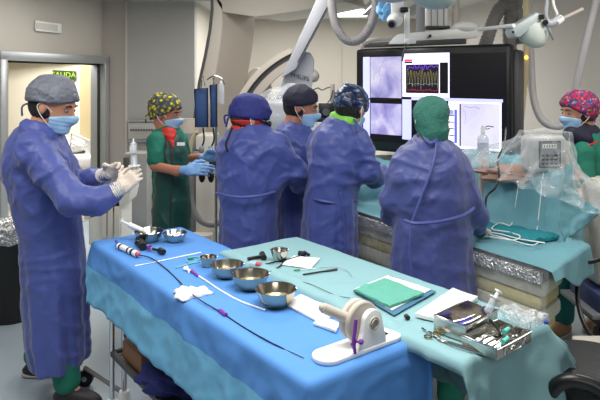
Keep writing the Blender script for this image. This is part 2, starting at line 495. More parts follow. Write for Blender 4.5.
def hand_sdf(P, w, u, n, side=1, curl=(35, 40, 30), sc=1.0, spread=0.0, thumb=0.5):
    """w wrist, u towards the fingers, n out of the palm, side +1: thumb on u x n"""
    w = np.array(w); u = np.array(Vector(u).normalized()); n = np.array(n); n = n - u * (n @ u); n /= np.linalg.norm(n)
    s = np.cross(u, n) * side
    R = np.stack([u, s, n], 1)
    d = rbox(P, w + u * 0.052 * sc, (0.048 * sc, 0.040 * sc, 0.015 * sc), R, 0.013 * sc)
    d = smin(d, cone(P, w - u * 0.03 * sc, w + u * 0.02 * sc, 0.027 * sc, 0.028 * sc), 0.02)
    ln = [(0.040, 0.026, 0.021), (0.044, 0.029, 0.022), (0.041, 0.027, 0.021), (0.033, 0.020, 0.019)]
    for i in range(4):
        p = w + u * (0.094 - 0.004 * abs(i - 1)) * sc + s * (0.030 - 0.020 * i) * sc
        ang = 0; r = (0.0100 - 0.0006 * i) * sc
        g = None
        for j in range(3):
            ang += math.radians(curl[j] * (1 + 0.10 * i))
            sp = math.radians(spread * (1.5 - i))
            dr = (u * math.cos(sp) + s * math.sin(sp)) * math.cos(ang) + n * math.sin(ang)
            q = p + dr * ln[i][j] * sc
            e = cone(P, p, q, r, r * 0.92); g = e if g is None else np.minimum(g, e)
            p = q; r *= 0.92
        d = smin(d, g, 0.006)
    t0 = w + u * 0.022 * sc + s * 0.028 * sc + n * 0.006 * sc
    t1 = t0 + (u * 0.55 + s * 0.65 + n * (0.1 + 0.5 * thumb)) * 0.044 * sc
    t2 = t1 + (u * 0.8 + s * (0.35 - 0.5 * thumb) + n * (0.25 + 0.7 * thumb)) * 0.034 * sc
    t3 = t2 + (u * 0.8 - s * 0.25 * thumb + n * 0.7 * thumb) * 0.026 * sc
    d = smin(d, chain(P, [(t0, 0.0155 * sc), (t1, 0.0125 * sc), (t2, 0.0108 * sc), (t3, 0.0095 * sc)], 0.008), 0.012)
    return d
def hand(name, m, parent, w, u, n, **k):
    w = np.array(w)
    lo, hi = w - 0.17, w + 0.17
    u_ = np.array(Vector(u).normalized()) * 0.07
    return sdf_obj(name, lambda P: hand_sdf(P, w, u, n, **k), np.array(w) + u_ - 0.145, np.array(w) + u_ + 0.145, 0.0042, m, parent)

def rows_px(rows, Y):
    """silhouette rows (py, left px, right px, half depth[, y offset]) to column rows"""
    out = []
    for r in rows:
        py, l, rr, b = r[:4]; dy = r[4] if len(r) > 4 else 0
        Yc = Y + dy
        z = H - (py - HOR) / F * Yc
        out.append((z, ((l + rr) / 2 - 300) / F * Yc, Yc, (rr - l) / 2 / F * Yc, b))
    return out

def person(label, Y, rows, arms, head, legs, gown_m=M_gown, skin_m=M_skin, gown_name='surgical_gown', wr=0.016, folds=0.012,
           seed=0.0, cap=None, mask=None, hair=None, hands=(), hem=None, shoe_m=M_shoe, extra=None, short=False, ties=True, trousers=M_scrub, eyes=True):
    base = Vector((np.mean([l[2][0] for l in legs]), np.mean([l[2][1] for l in legs]), 0))
    root = thing('person', label, 'person', base)
    col = rows_px(rows, Y)
    hc = W(head[0], head[1], head[2]); hs = head[5] if len(head) > 5 else 1.0
    HR = head_frame(head[3], head[4], head[6] if len(head) > 6 else 0)
    hcn = np.array(hc, np.float32); HRn = HR.astype(np.float32)
    toh = lambda P: ((P - hcn) @ HRn) / hs
    hw = lambda p: hc + Vector(HR @ np.array(p)) * hs
    armw = [[(tuple(W(*a[:3])), a[3]) for a in arm] for arm in arms]
    ztop = max(c[0] for c in col); top = sorted(col)[-1]
    nb = (top[1], top[2], ztop - 0.05)
    neck0 = hw((0, -0.02, -0.05))
    # continuous body
    def body(P):
        d = column(P, col, shrink=0.03)
        d = smin(d, cone(P, neck0, nb, 0.056 * hs, 0.064), 0.03)
        for arm in armw:
            r_ = 0.02 if not short else 0.0
            d = smin(d, chain(P, [(p, (max(0.03, r - 0.022))) for p, r in arm[:2]] + [(p, 0.030) for p, r in arm[2:]], 0.02), 0.03)
        for l in legs:
            d = smin(d, chain(P, [(l[0], 0.055), (l[1], 0.045), (l[2], 0.036)], 0.02), 0.03)
            d = smin(d, cone(P, l[2], Vector(l[2]) + Vector(l[3]) * 0.10 + Vector((0, 0, -0.055)), 0.032, 0.020), 0.02)
        m_ = ((P - hcn) ** 2).sum(1) < 0.3 ** 2
        if m_.any():
            e = np.full(len(P), 1.0, np.float32); e[m_] = face_sdf(toh(P[m_])) * hs
            d = np.where(m_, smin(d, e, 0.02), d)
        return d
    allp = [np.array(hc)] + [np.array(p) for arm in armw for p, r in arm] + [np.array(p) for l in legs for p in l[:3]]
    for c in col: allp += [np.array((c[1] - c[3], c[2] - c[4], c[0])), np.array((c[1] + c[3], c[2] + c[4], c[0]))]
    A = np.array(allp); lo = A.min(0) - 0.17; hi = A.max(0) + 0.17; lo[2] = 0.0
    sdf_obj('body', body, lo, hi, 0.0095, skin_m, root)
    # gown
    zb = min(c[0] for c in col)
    def gown(P):
        d = column(P, col, folds=folds, seed=seed)
        for arm in armw:
            a2 = arm if not short else [arm[0], (tuple(Vector(arm[0][0]).lerp(Vector(arm[1][0]), 0.75)), arm[0][1] * 0.92)]
            d = smin(d, chain(P, a2, 0.03), 0.045)
        d = d + wr * 0.35 * wrinkle(P, seed) * (0.35 + 0.65 * np.clip((P[:, 2] - 0.85) / 0.25, 0, 1))
        if not short:
            for arm in armw:      # sleeves end flat at the cuff
                pass
        # open neckline
        d = smax(d, -cone(P, nb, hw((0, -0.02, -0.04)), 0.06 * hs, 0.07 * hs), 0.012)
        return d
    g = sdf_obj(gown_name, gown, np.array([lo[0], lo[1], zb - 0.03]), np.array([hi[0], hi[1], ztop + 0.06]), 0.0092, gown_m, root, disp=wr * 0.6, dseed=seed)
    if extra: extra(root, col, hw, HR, hs, nb, armw)
    # trousers and shoes
    if trousers:
        for l in legs:
            def tr(P, l=l):
                d = chain(P, [(l[0], 0.10), (l[1], 0.078), (tuple(Vector(l[2]) + Vector((0, 0, 0.02))), 0.070)], 0.03) + 0.01 * wrinkle(P, seed + 1)
                return smax(smax(d, (l[2][2] - 0.04) - P[:, 2], 0.008), P[:, 2] - (zb + 0.05), 0.01)
            L_ = np.array([l[0], l[1], l[2]])
            lo2 = L_.min(0) - 0.14; hi2 = L_.max(0) + 0.14; hi2[2] = min(hi2[2], zb + 0.12)
            sdf_obj('trouser_leg', tr, lo2, hi2, 0.012, trousers, root)
    for l in legs:
        f = Vector(l[3]).normalized(); a = Vector(l[2])
        R = np.array([f.cross(Vector((0, 0, 1))), f, Vector((0, 0, 1))]).T
        def sh(P, a=a, f=f, R=R):
            c = np.array(a + f * 0.06); c[2] = 0.035
            d = ell(P, c, (0.050, 0.140, 0.052), R)
            d = smin(d, cone(P, (a.x, a.y, 0.05), (a.x, a.y, 0.085), 0.048, 0.044), 0.03)
            return smax(d, 0.018 - P[:, 2], 0.006)
        s_ = sdf_obj('shoe', sh, np.array(a + f * 0.06) + [-0.18, -0.18, -0.2], np.array(a + f * 0.06) + [0.18, 0.18, 0.1], 0.0075, shoe_m, root)
        def so(P, a=a, f=f, R=R):
            c = np.array(a + f * 0.06); c[2] = 0.012
            d = ell(P, c, (0.054, 0.144, 0.08), R)
            return smax(smax(d, 0.002 - P[:, 2], 0.003), P[:, 2] - 0.022, 0.004)
        sdf_obj('sole', so, np.array([a.x + f.x * 0.06 - 0.18, a.y + f.y * 0.06 - 0.18, -0.006]), np.array([a.x + f.x * 0.06 + 0.18, a.y + f.y * 0.06 + 0.18, 0.04]), 0.0065, M_sole, s_)
    # cap: (material, puff, front height, nape height, [extra ellipsoid], ties material)
    if hair:
        def hf(P):
            q = toh(P); d = ell(q, (0, -0.016, 0.004), (0.080, 0.098, 0.088))
            d = smax(d, q[:, 1] - 0.02 + 0.5 * q[:, 2], 0.01); d = smax(d, -0.095 - q[:, 2] - 0.3 * q[:, 1], 0.012)
            return (d + 0.002 * np.sin(q[:, 0] * 300 + q[:, 1] * 200)) * hs
        sdf_obj('hair', hf, hcn - 0.19, hcn + 0.19, 0.006, hair, root)
    if cap:
        cm, puff, zf, zn = cap[:4]; cz = cap[4] if len(cap) > 4 else 0.0
        def cf(P):
            q = toh(P)
            d = ell(q, (0, -0.010 - cz * 0.3, 0.034 + cz), (0.080 + puff, 0.101 + puff, 0.088 + puff * 1.1))
            if zn < -0.12: d = smin(d, ell(q, (0, -0.026, -0.055), (0.080, 0.082, 0.095)), 0.03)
            t = (q[:, 1] + 0.10) / 0.20
            edge = zn + (zf - zn) * t
            d = smax(d, edge - q[:, 2], 0.012)
            d = d + 0.006 * (puff * 30) * wrinkle(q * 4, seed + 2) + 0.0015 * np.sin(40 * q[:, 2] + 30 * q[:, 0])
            return d * hs
        c_ = sdf_obj('surgical_cap', cf, hcn - 0.2, hcn + 0.2, 0.0055, cm, root, disp=0.0075, dseed=seed)
        if ties:
            k = MB(); k.tube([hw((0.01, -0.108, -0.01)), hw((0.03, -0.128, -0.03)), hw((0.02, -0.125, -0.075))], 0.005 * hs, 6)
            k.tube([hw((-0.01, -0.108, -0.01)), hw((-0.035, -0.135, -0.02)), hw((-0.04, -0.12, -0.06))], 0.005 * hs, 6)
            k.ball(hw((0, -0.110, -0.012)), 0.013 * hs); k.build('tie', cm, c_)
    if mask:
        def mf(P):
            q = toh(P); d = smin(skull(q), cone(q, (0, 0.085, -0.01), (0, 0.108, -0.03), 0.012, 0.016), 0.035) - 0.010
            d = smax(d, q[:, 2] + 0.018 - 0.25 * (q[:, 1] - 0.1), 0.006); d = smax(d, -0.112 - q[:, 2], 0.01); d = smax(d, 0.030 - q[:, 1] - 0.10 * np.abs(q[:, 2] + 0.06), 0.006)
            d = d + 0.0006 * np.sin(q[:, 2] * 330)
            return d * hs
        mo = sdf_obj('face_mask', mf, hcn - 0.19, hcn + 0.19, 0.0052, mask, root)
        for s in (-1, 1):
            k = MB(); k.tube([hw((s * 0.056, 0.045, -0.022)), hw((s * 0.080, 0.012, 0.010)), hw((s * 0.088, -0.014, 0.020))], 0.0022, 5)
            k.tube([hw((s * 0.088, -0.014, 0.020)), hw((s * 0.092, -0.022, 0.0)), hw((s * 0.086, -0.010, -0.025)), hw((s * 0.078, 0.005, -0.045)), hw((s * 0.052, 0.040, -0.085))], 0.0022, 5)
            k.build('ear_loop', M_white, mo)
    if eyes:
        for s in (-1, 1):
            e = MB().ball(hw((s * 0.031, 0.083, 0.002)), 0.0095 * hs, seg=14).build('eye', M_eye, root)
            MB().ball(hw((s * 0.031, 0.0890, 0.001)), 0.0058 * hs, seg=10).build('iris', M_iris, e)
            b = MB(); b.tube([hw((s * 0.014, 0.0975, 0.022)), hw((s * 0.031, 0.097, 0.027)), hw((s * 0.048, 0.088, 0.022))], 0.0035 * hs, 6); b.build('eyebrow', M_hair, root)
    for hd in hands:
        hand('glove', hd[0], root, *hd[1:4], **(hd[4] if len(hd) > 4 else {}))
    return root, hw

def leg(px, Y, dx=0.0, face=(1, 0, 0), hipz=0.9, hipdx=0.0):
    x = (px - 300) / F * Y
    return [(x + hipdx, Y, hipz), (x + hipdx * 0.5, Y, 0.48), (x, Y, 0.095), face]

# ================================================================== THE ROOM
def quad(name, pts, m, kind='structure', parent=None, th=None):
    b = MB()
    if th is None: b.add(pts, [tuple(range(len(pts)))])
    else: b.prism(pts, th)
    o = b.build(name, m, parent, smooth=False)
    if parent is None: o['kind'] = kind
    return o
ZC = 2.62
quad('floor', [(-9, -5, 0), (4.6, -5, 0), (4.6, 14, 0), (-9, 14, 0)], M_floor, th=(0, 0, -0.1))
quad('ceiling', [(-9, -5, ZC), (4.6, -5, ZC), (4.6, 10.2, ZC), (-9, 10.2, ZC)], M_ceil, th=(0, 0, 0.1))
P0 = Vector((-2.8, 5.6, 0)); P1 = Vector((-2.376, 7.2, 0)); dw = (P1 - P0).normalized(); nw = Vector((-dw.y, dw.x, 0))  # nw points away (into corridor)
Pb = P0 - dw * 11.5
Dtop = 1.90
up = lambda z: Vector((0, 0, z))
# wall with the doorway: segments behind the door, above it, before it
D0 = P0 - dw * 0.12; D1 = P1 - dw * 0.02
def wseg(name, a, b, z0, z1, th=0.12, m=M_wall, n=nw): return quad(name, [a + up(z0), b + up(z0), b + up(z1), a + up(z1)], m, th=n * th)
wseg('wall_left', Pb, D0, 0, ZC)
wseg('wall_left', D0, D1, Dtop + 0.04, ZC)
wseg('wall_left', D1, P1, 0, ZC)
# light column right of the door and grey panelled wall further right
C1 = Vector((-2.08, 7.2, 0)); C2 = Vector((-1.26, 7.2, 0))
quad('wall_far', [P1, C1, C1 + up(ZC), P1 + up(ZC)], mat('pale_column_paint', (188, 180, 172), 0.7), th=(0, 0.12, 0))
quad('wall_far', [C1 + Vector((0, -0.03, 0)), C2 + Vector((0, -0.03, 0)), C2 + Vector((0, -0.03, ZC)), C1 + Vector((0, -0.03, ZC))], M_wall_grey, th=(0, 0.15, 0))
quad('wall_far', [(-1.262, 7.2, 0), (-1.262, 9.5, 0), (-1.262, 9.5, ZC), (-1.262, 7.2, ZC)], M_wall, th=(-0.12, 0, 0))
quad('wall_back', [(-1.4, 9.5, 0), (2.0, 9.5, 0), (2.0, 9.5, ZC), (-1.4, 9.5, ZC)], M_wall, th=(0, 0.12, 0))
quad('wall_right', [(1.915, 9.5, 0), (4.1, -5, 0), (4.1, -5, ZC), (1.915, 9.5, ZC)], mat('right_wall_paint', (206, 201, 194), 0.75, var=(1.5, 0.02)), th=(0.12, 0.02, 0))
quad('wall_front', [(-9, -4.9, 0), (4.2, -4.9, 0), (4.2, -4.9, ZC), (-9, -4.9, ZC)], M_wall, th=(0, -0.12, 0))
# joint line between back wall panels
MB().box((-0.98, 9.49, 1.3), (0.012, 0.012, 2.6)).build('trim_1', M_greige)['kind'] = 'structure'
MB().box((0.63, 9.49, 1.3), (0.05, 0.02, 2.6)).build('trim_2', M_wall)['kind'] = 'structure'
# door frame
fr = MB()
nF = -nw  # into the room
for a in (D0, D1):
    s = 1 if a is D1 else -1
    fr.box(a + dw * (-s * 0.045) + up(Dtop / 2) + nF * 0.015, (0.09, 0.2, Dtop), M=Matrix((dw, nw, Vector((0, 0, 1)))).transposed(), bev=0.006)
mid = (D0 + D1) / 2
fr.box(mid + up(Dtop + 0.0) + nF * 0.015, ((D1 - D0).length, 0.2, 0.09), M=Matrix((dw, nw, Vector((0, 0, 1)))).transposed(), bev=0.006)
dfr = fr.build('door_1', M_frame); dfr['kind'] = 'structure'
g = MB()
for a, s in ((D0, -1), (D1, 1)):
    g.box(a + dw * (-s * 0.098) + up(Dtop / 2) + nF * 0.03, (0.016, 0.025, Dtop - 0.05), M=Matrix((dw, nw, Vector((0, 0, 1)))).transposed())
g.box(mid + up(Dtop - 0.053) + nF * 0.03, ((D1 - D0).length - 0.2, 0.025, 0.02), M=Matrix((dw, nw, Vector((0, 0, 1)))).transposed())
g.build('door_seal', M_rubber, dfr)
# corridor / recovery room beyond the door
CR = 4.2
quad('floor_corridor', [D0 + dw * -3 + nw * 0.12, D1 + dw * 3 + nw * 0.12, D1 + dw * 3 + nw * CR, D0 - dw * 3 + nw * CR], mat('corridor_floor', (170, 165, 150), 0.5), th=(0, 0, 0.006))
quad('wall_corridor', [D0 + dw * -3 + nw * CR, D1 + dw * 3 + nw * CR, D1 + dw * 3 + nw * CR + up(ZC), D0 - dw * 3 + nw * CR + up(ZC)], M_cream, th=nw * 0.1)
quad('wall_corridor', [D1 + dw * 1.2 + nw * 0.12, D1 + dw * 1.2 + nw * CR, D1 + dw * 1.2 + nw * CR + up(ZC), D1 + dw * 1.2 + nw * 0.12 + up(ZC)], M_cream, th=dw * 0.1)
quad('wall_corridor', [D0 - dw * 2.6 + nw * 0.12, D0 - dw * 2.6 + nw * CR, D0 - dw * 2.6 + nw * CR + up(ZC), D0 - dw * 2.6 + nw * 0.12 + up(ZC)], M_cream, th=dw * -0.1)
q = quad('ceiling_corridor', [D0 + dw * -3 + nw * 0.12, D1 + dw * 3 + nw * 0.12, D1 + dw * 3 + nw * CR, D0 - dw * 3 + nw * CR], M_ceil, th=(0, 0, 0.1)); q.location.z += ZC
# beam above the corridor's inner opening and its pale side pillar
def Cpt(px, dd):   # point px column at depth dd past the doorway plane
    # ray X = k Y ; plane: (p - P0).nw = dd
    k = (px - 300) / F
    Y = (dd + P0.dot(nw)) / (k * nw.x + nw.y); return Vector((k * Y, Y, 0))
a = Cpt(60, 2.9); b_ = Cpt(92, 2.9)
pb = MB().box((W(50, 60, 8.5).x, 8.55, 2.25), (2.0, 0.10, 0.6)).build('beam_corridor', M_cream); pb['kind'] = 'structure'
pb = MB().box((W(90, 60, 8.0).x, 8.0, 1.2), (0.2, 0.2, 2.4)).build('pillar_corridor', mat('corridor_pillar', (196, 180, 140), 0.8)); pb['kind'] = 'structure'
# green exit sign in the next room
c = Cpt(64, 2.2); yy = c.y
yy = 8.6
sg = thing('exit_sign', 'small dark green exit sign reading SALIDA above the surgeon\'s grey cap, in the next room', 'sign', W(64, 74, yy))
pp = [W(52.5, 70, yy), W(75, 71.2, yy), W(75, 80, yy), W(52.5, 79, yy)]
MB().prism(pp, (0, 0.03, 0)).build('plate', mat('exit_sign_green', (36, 78, 22), 0.5), sg, smooth=False)
text('lettering', 'SALIDA', mat('exit_letters', (176, 200, 60), 0.5, emit=0.25), W(63.8, 75, yy - 0.01), (1, 0.0, -0.03), (0, 0, 1), 0.105, sg)
# door leaf / brown post at left edge
door2 = MB().box(Cpt(1, 0.35) + up(1.0), (0.10, 0.12, 2.0), bev=0.006).build('door_2', M_beige); door2['kind'] = 'structure'
dp = thing('cabinet', 'brown wooden box on the wall of the next room, cut by the left picture edge', 'cabinet', W(0, 75, 7.5))
MB().box(W(-1, 68, 7.5), (0.11, 0.2, 0.24), bev=0.004).build('box_body', M_wood, dp)
MB().cyl(W(2.2, 66, 7.38), W(2.2, 66, 7.34), 0.012).build('knob', M_steel, dp)
MB().cyl(W(2, 166, 5.75), W(5, 166, 5.72), 0.012).build('door_handle', M_dkgrey, door2)
MB().box(W(1.5, 166, 5.8), (0.03, 0.04, 0.14), bev=0.005).build('back_plate', M_frame, door2)
# hospital bed in next room
by = Cpt(80, 1.1).y
bed = thing('hospital_bed', 'white hospital bed with pillow and raised end board, seen through the doorway', 'bed', (Cpt(80, 1.1).x, by, 0))
byy = 7.95; bx = W(72, 100, byy).x; bed.location = (bx, byy, 0)
MB().box((bx + 0.05, byy, 0.62), (1.5, 0.8, 0.18), bev=0.05, seg=4).build('mattress', M_pillow, bed)
MB().box((bx + 0.05, byy, 0.45), (1.5, 0.82, 0.12), bev=0.02).build('bed_frame', M_white, bed)
MB().ball((bx - 0.05, byy - 0.1, 0.80), (0.30, 0.24, 0.11)).build('pillow', M_pillow, bed)
hb = MB()
h0 = W(72, 140, byy - 0.3); h1 = W(90, 147, byy - 0.25)
hp = [W(70, 148, byy - 0.35), W(71.5, 133, byy - 0.35), W(89, 141, byy - 0.3), W(90, 160, byy - 0.3)]
hb.tube([hp[0], hp[1], hp[2], hp[3]], 0.022, 8, smooth=False); hb.tube([W(71, 138, byy - 0.35), W(89, 147, byy - 0.3)], 0.014, 6); hb.tube([W(71, 143, byy - 0.35), W(89, 152, byy - 0.3)], 0.014, 6)
hb.box(W(88, 147, byy - 0.3), (0.07, 0.03, 0.16), bev=0.01)
hb.build('end_board', M_white, bed)
for sx in (-0.6, 0.7):
    for sy in (-0.3, 0.3): MB().cyl((bx + sx, byy + sy, 0), (bx + sx, byy + sy, 0.42), 0.025).build('leg', M_dkgrey, bed)
# blank plate above the door
a = Cpt(34.5, -0.012); b_ = Cpt(60, -0.012)
def WZ(px, py, dd): p = Cpt(px, dd); return Vector((p.x, p.y, H - (py - HOR) / F * p.y))
sp = thing('wall_plate', 'blank white rectangular plate on the wall above the doorway', 'sign', WZ(47, 30, -0.02))
z0_, z1_ = WZ(47, 32, -0.02).z, WZ(47, 22, -0.02).z
MB().prism([a + up(z0_), b_ + up(z0_), b_ + up(z1_), a + up(z1_)], nF * 0.02, bev=0.004).build('housing', M_white, sp)
a2 = Cpt(36.5, -0.034); b2 = Cpt(57.5, -0.034)
MB().prism([a2 + up(z0_ + .02), b2 + up(z0_ + .02), b2 + up(z1_ - .02), a2 + up(z1_ - .02)], nF * 0.004).build('inset', M_offwhite, sp)
# service rail along grey wall
rl = thing('wall_rail', 'grey double service rail fixed along the grey wall behind the nurse', 'rail', W(150, 131, 7.1))
b = MB()
for py in (121, 141): b.box(W(158, py, 7.13), (0.72, 0.03, 0.018), bev=0.003)
b.build('edge_rail', M_frame, rl)
MB().box(W(158, 131, 7.14), (0.70, 0.03, 0.2), bev=0.004).build('back_board', mat('rail_board', (176, 174, 170), 0.5), rl)
b = MB()
for k in range(9): b.box(W(131 + k * 2.6, 130, 7.115), (0.02, 0.012, 0.02), bev=0.002)
b.build('socket_row', M_dkgrey, rl)
ds = thing('soap_dispenser', 'small white pump bottle hanging on the grey wall left of the nurse', 'dispenser', W(133, 160, 7.05))
MB().box(W(133, 152.5, 7.05), (0.07, 0.06, 0.17), bev=0.018, seg=3).build('bottle', M_white, ds)
MB().cyl(W(133, 145.5, 7.05), W(133, 142.5, 7.05), 0.012).build('pump', M_white, ds)
# trims on the grey wall
MB().box((-2.075, 7.16, 1.3), (0.02, 0.02, 2.6)).build('trim_3', M_wall)['kind'] = 'structure'
# white utility cart
ct = thing('utility_cart', 'white enamelled cabinet with curved top beside the doorway, behind the syringe', 'cart', W(110, 238, 5.6))
b = MB(); b.box(W(111, 218, 5.6), (0.30, 0.36, 0.42), bev=0.02, seg=3); b.build('carcass', M_cart, ct)
pr = [W(84, 214, 5.42), W(98, 210, 5.42), W(116, 201, 5.42), (W(128, 186, 5.42)), W(131, 188, 5.42), W(128, 202, 5.42), W(118, 211, 5.42), W(98, 217, 5.42), W(84, 220, 5.42)]
MB().prism(pr, (0, 0.3, 0), bev=0.008).build('curved_top', M_cart, ct)
for k in range(3):
    MB().box(W(104 + 6.5 * k, 222, 5.4), (0.045, 0.02, 0.28), bev=0.004).build('panel', M_offwhite, ct)
b = MB(); b.box((W(112, 236, 5.6).x, 5.6, 0.10), (0.28, 0.34, 0.20), bev=0.01); b.build('plinth', M_grey, ct)
ub = thing('equipment_cabinet', 'tall narrow grey cabinet standing against the wall left of the nurse', 'cabinet', W(139, 240, 6.9))
MB().box((W(139, 100, 6.9).x, 6.9, 0.42), (0.26, 0.3, 0.84), bev=0.01).build('carcass', mat('grey_cabinet', (150, 148, 146), 0.5), ub)
MB().box((W(125.5, 100, 6.7).x, 6.72, 0.4), (0.05, 0.05, 0.8), bev=0.004).build('post', M_dkgrey, ub)

# ================================================================== X-RAY EQUIPMENT (left background)
ga = thing('ceiling_gantry', 'large warm grey ceiling mounted gantry arm curving down behind the nurse', 'gantry', W(222, 100, 5.4))
L_ = [(222, 4), (222, 24), (219.5, 46), (214.5, 76), (208, 110), (203, 140), (201, 175)]
R_ = [(213, -8), (213.2, 10), (211, 30), (206.5, 55), (200.5, 82), (196, 115), (194, 140), (193, 175)]
poly = [W(x, y, 5.4) for x, y in L_] + [W(x, y, 5.4) for x, y in reversed(R_)]
b = MB(); b.prism(poly, Vector((0.02, 0.06, 0))); b.build('front_flange', M_beige, ga, smooth=False)
poly2 = [p + Vector((-0.005, 0.03, 0)) for p in poly]
b = MB(); b.prism([W(x + 1, y, 5.42) for x, y in L_] + [W(x - 4, y, 5.42) for x, y in reversed(L_)], Vector((0.25, 0.45, 0))); b.build('arm_body', M_greige, ga, angle=30)
b = MB(); b.prism([W(x - 0.2, y, 5.36) for x, y in R_] + [W(x - 2.6, y, 5.36) for x, y in reversed(R_)], (0, 0.1, 0)); b.build('edge_channel', M_dkgrey, ga, smooth=False)
b = MB(); b.prism([W(212, -30, 5.4), W(330, -30, 5.4), W(345, 2, 5.4), W(300, 11, 5.4), W(256, 17, 5.4), W(222, 12, 5.4), W(213, -4, 5.4)], (0.25, 0.45, 0), bev=0.01); b.build('overhead_beam', M_beige, ga)
# C-arm ring
ca = thing('c_arm', 'open ring of the x-ray c-arm with the white tilted column behind the surgeons', 'x-ray machine', W(300, 150, 5.2))
cc = W(334, 147, 5.2); s_ = 5.2 / F
def ringseg(r0, r1, a0, a1, y0, y1, n=40):
    vs = []; fs = []
    for i in range(n + 1):
        t = math.radians(a0 + (a1 - a0) * i / n)
        for r, y in ((r0, y0), (r1, y0), (r1, y1), (r0, y1)):
            vs.append((cc.x + r * s_ * math.cos(t), cc.y + y, cc.z + r * s_ * math.sin(t)))
    for i in range(n):
        for k in range(4): fs.append((i * 4 + k, i * 4 + (k + 1) % 4, (i + 1) * 4 + (k + 1) % 4, (i + 1) * 4 + k))
    fs += [(0, 1, 2, 3), tuple(n * 4 + k for k in (3, 2, 1, 0))]
    return vs, fs
v, f = ringseg(103, 108.5, 114, 250, 0.0, 0.26); b = MB(); b.add(v, f); b.build('outer_rail', M_beige, ca)
v, f = ringseg(97.5, 103.2, 114, 250, 0.04, 0.22); b = MB(); b.add(v, f); b.build('inner_track', mat('c_arm_track', (78, 78, 80), 0.4, 0.3), ca)
v, f = ringseg(90, 97.7, 114, 250, 0.0, 0.26); b = MB(); b.add(v, f); b.build('inner_rail', M_greige, ca)
MB().ball(W(258, 88, 5.6), (0.13, 0.1, 0.19)).build('pivot_cover', M_greige, ca)
pan = [W(300, 50, 5.0), W(311, 53, 5.0), W(314.5, 60, 5.0), W(313, 80, 5.0), W(309, 104, 5.0), W(285, 112, 5.0), W(276, 95, 5.0), W(281, 83, 5.0)]
MB().prism(pan, (0, 0.25, 0), bev=0.012).build('column_head', M_panelgrey, ca)
text('maker_lettering', 'PHILIPS', M_navy, W(300, 77, 4.985), (1, 0, -0.25), (0.1, 0, 1), 0.05, ca)
MB().ball(W(313.5, 76, 5.05), (0.05, 0.05, 0.055)).build('knob', M_greige, ca)
arm = [W(x, y, 4.9) for x, y in ((334, -35), (352, -35), (333, 0), (296, 69), (281, 78), (316, 0))]
MB().prism(arm, (0, 0.16, 0), bev=0.01).build('tilted_column', M_panelgrey, ca)
MB().prism([W(330.5, 0, 4.888), W(331.5, 0, 4.888), W(298.4, 62, 4.888), W(297.4, 62, 4.888)], (0, 0.012, 0)).build('guide_slot', M_navy, ca, smooth=False)
# detector in its clear cover
dt = thing('x_ray_detector', 'white detector head beneath the tilted column, wrapped in crinkled clear film', 'detector', W(285, 130, 4.9))
b = MB(); b.box(W(282, 117, 4.95), (0.34, 0.3, 0.30), bev=0.05, seg=3); b.box(W(293, 88, 4.9), (0.05, 0.05, 0.08), bev=0.01); b.build('head', M_panelgrey, dt)
def crumpled_bag(name, c, r, m, parent, seed=1, amp=0.12, lo=-1.0):
    bm_ = bmesh.new(); bmesh.ops.create_icosphere(bm_, subdivisions=4, radius=1)
    for v_ in bm_.verts:
        n_ = noise.noise(v_.co * 2.2 + Vector((seed, 0, 0))) + 0.6 * abs(noise.noise(v_.co * 5 + Vector((0, seed, 0))))
        k_ = 1 + amp * n_ * 2
        z_ = max(lo, v_.co.z)
        v_.co = Vector((v_.co.x * r[0] * k_, v_.co.y * r[1] * k_, z_ * r[2] * k_)) + Vector(c)
    return MB().bm(bm_).build(name, m, parent)
crumpled_bag('clear_cover', W(284, 116, 4.86), (0.25, 0.2, 0.22), M_clear, dt, 3, 0.16)
# hose loops at the ceiling
ho = thing('ceiling_hose', 'thick dark grey cable hose hanging in a U below the ceiling near the light panel', 'hose', W(352, 45, 4.6))
MB().tube([W(331, -43, 4.6), W(331, -14, 4.6), W(332, 8, 4.6), W(336, 26, 4.6), W(344, 38, 4.6), W(353, 41.5, 4.6), W(362, 38, 4.6), W(370, 27, 4.6), W(375, 10, 4.6), W(376, -14, 4.6), W(376, -43, 4.6)], 0.034, 12, 12, ribs=1).build('hose', M_hose, ho)
hr = thing('equipment_hose', 'light grey hose hanging in a long U behind the red-capped nurse', 'hose', W(556, 127, 4.5))
MB().tube([W(527, -41, 4.7), W(527, -20, 4.7), W(529, 20, 4.7), W(531, 60, 4.65), W(533, 95, 4.6), W(540, 117, 4.55), W(552, 126, 4.5), (W(563, 124, 4.5)), W(571, 108, 4.5), W(577, 82, 4.45), W(586, 42, 4.4), W(598, -8, 4.4), W(606, -48, 4.4)], 0.028, 12, 12).build('hose', M_hosel, hr)
yc = thing('yellow_cable', 'yellowed vertical cable hanging at the right edge of the monitor wall', 'cable', W(523, 135, 4.6))
MB().tube([W(526, -43, 4.6), W(526, -15, 4.6), W(526, 60, 4.6), W(524, 90, 4.6), W(521, 120, 4.6), W(519, 134, 4.6)], 0.022, 10, 8).build('cable', M_yelc, yc)
MB().ball(W(526.3, 57.5, 4.57), 0.014).build('lamp', mat('amber_lamp', (255, 180, 60), 0.4, emit=4), yc)
sl = thing('hose_bundle', 'bundle of dark grey fabric sleeved hoses arching from the ceiling behind the lamp', 'hose', W(508, 30, 5.0))
for pts_, r_ in (([(508, 2), (499, 10), (492, 24), (487, 40), (484, 48)], .055), ([(508, 0), (511, 14), (509, 28), (510, 48), (514, 70)], .055), ([(512, 0), (517, 10), (521, 24), (522, 44)], .045), ([(500, -33), (503, -14), (507, -4), (515, 0), (520, -12), (521, -33)], .07)):
    MB().tube([W(x, y, 5.0) for x, y in pts_], r_, 12, 8, ribs=1).build('hose', M_hose, sl)

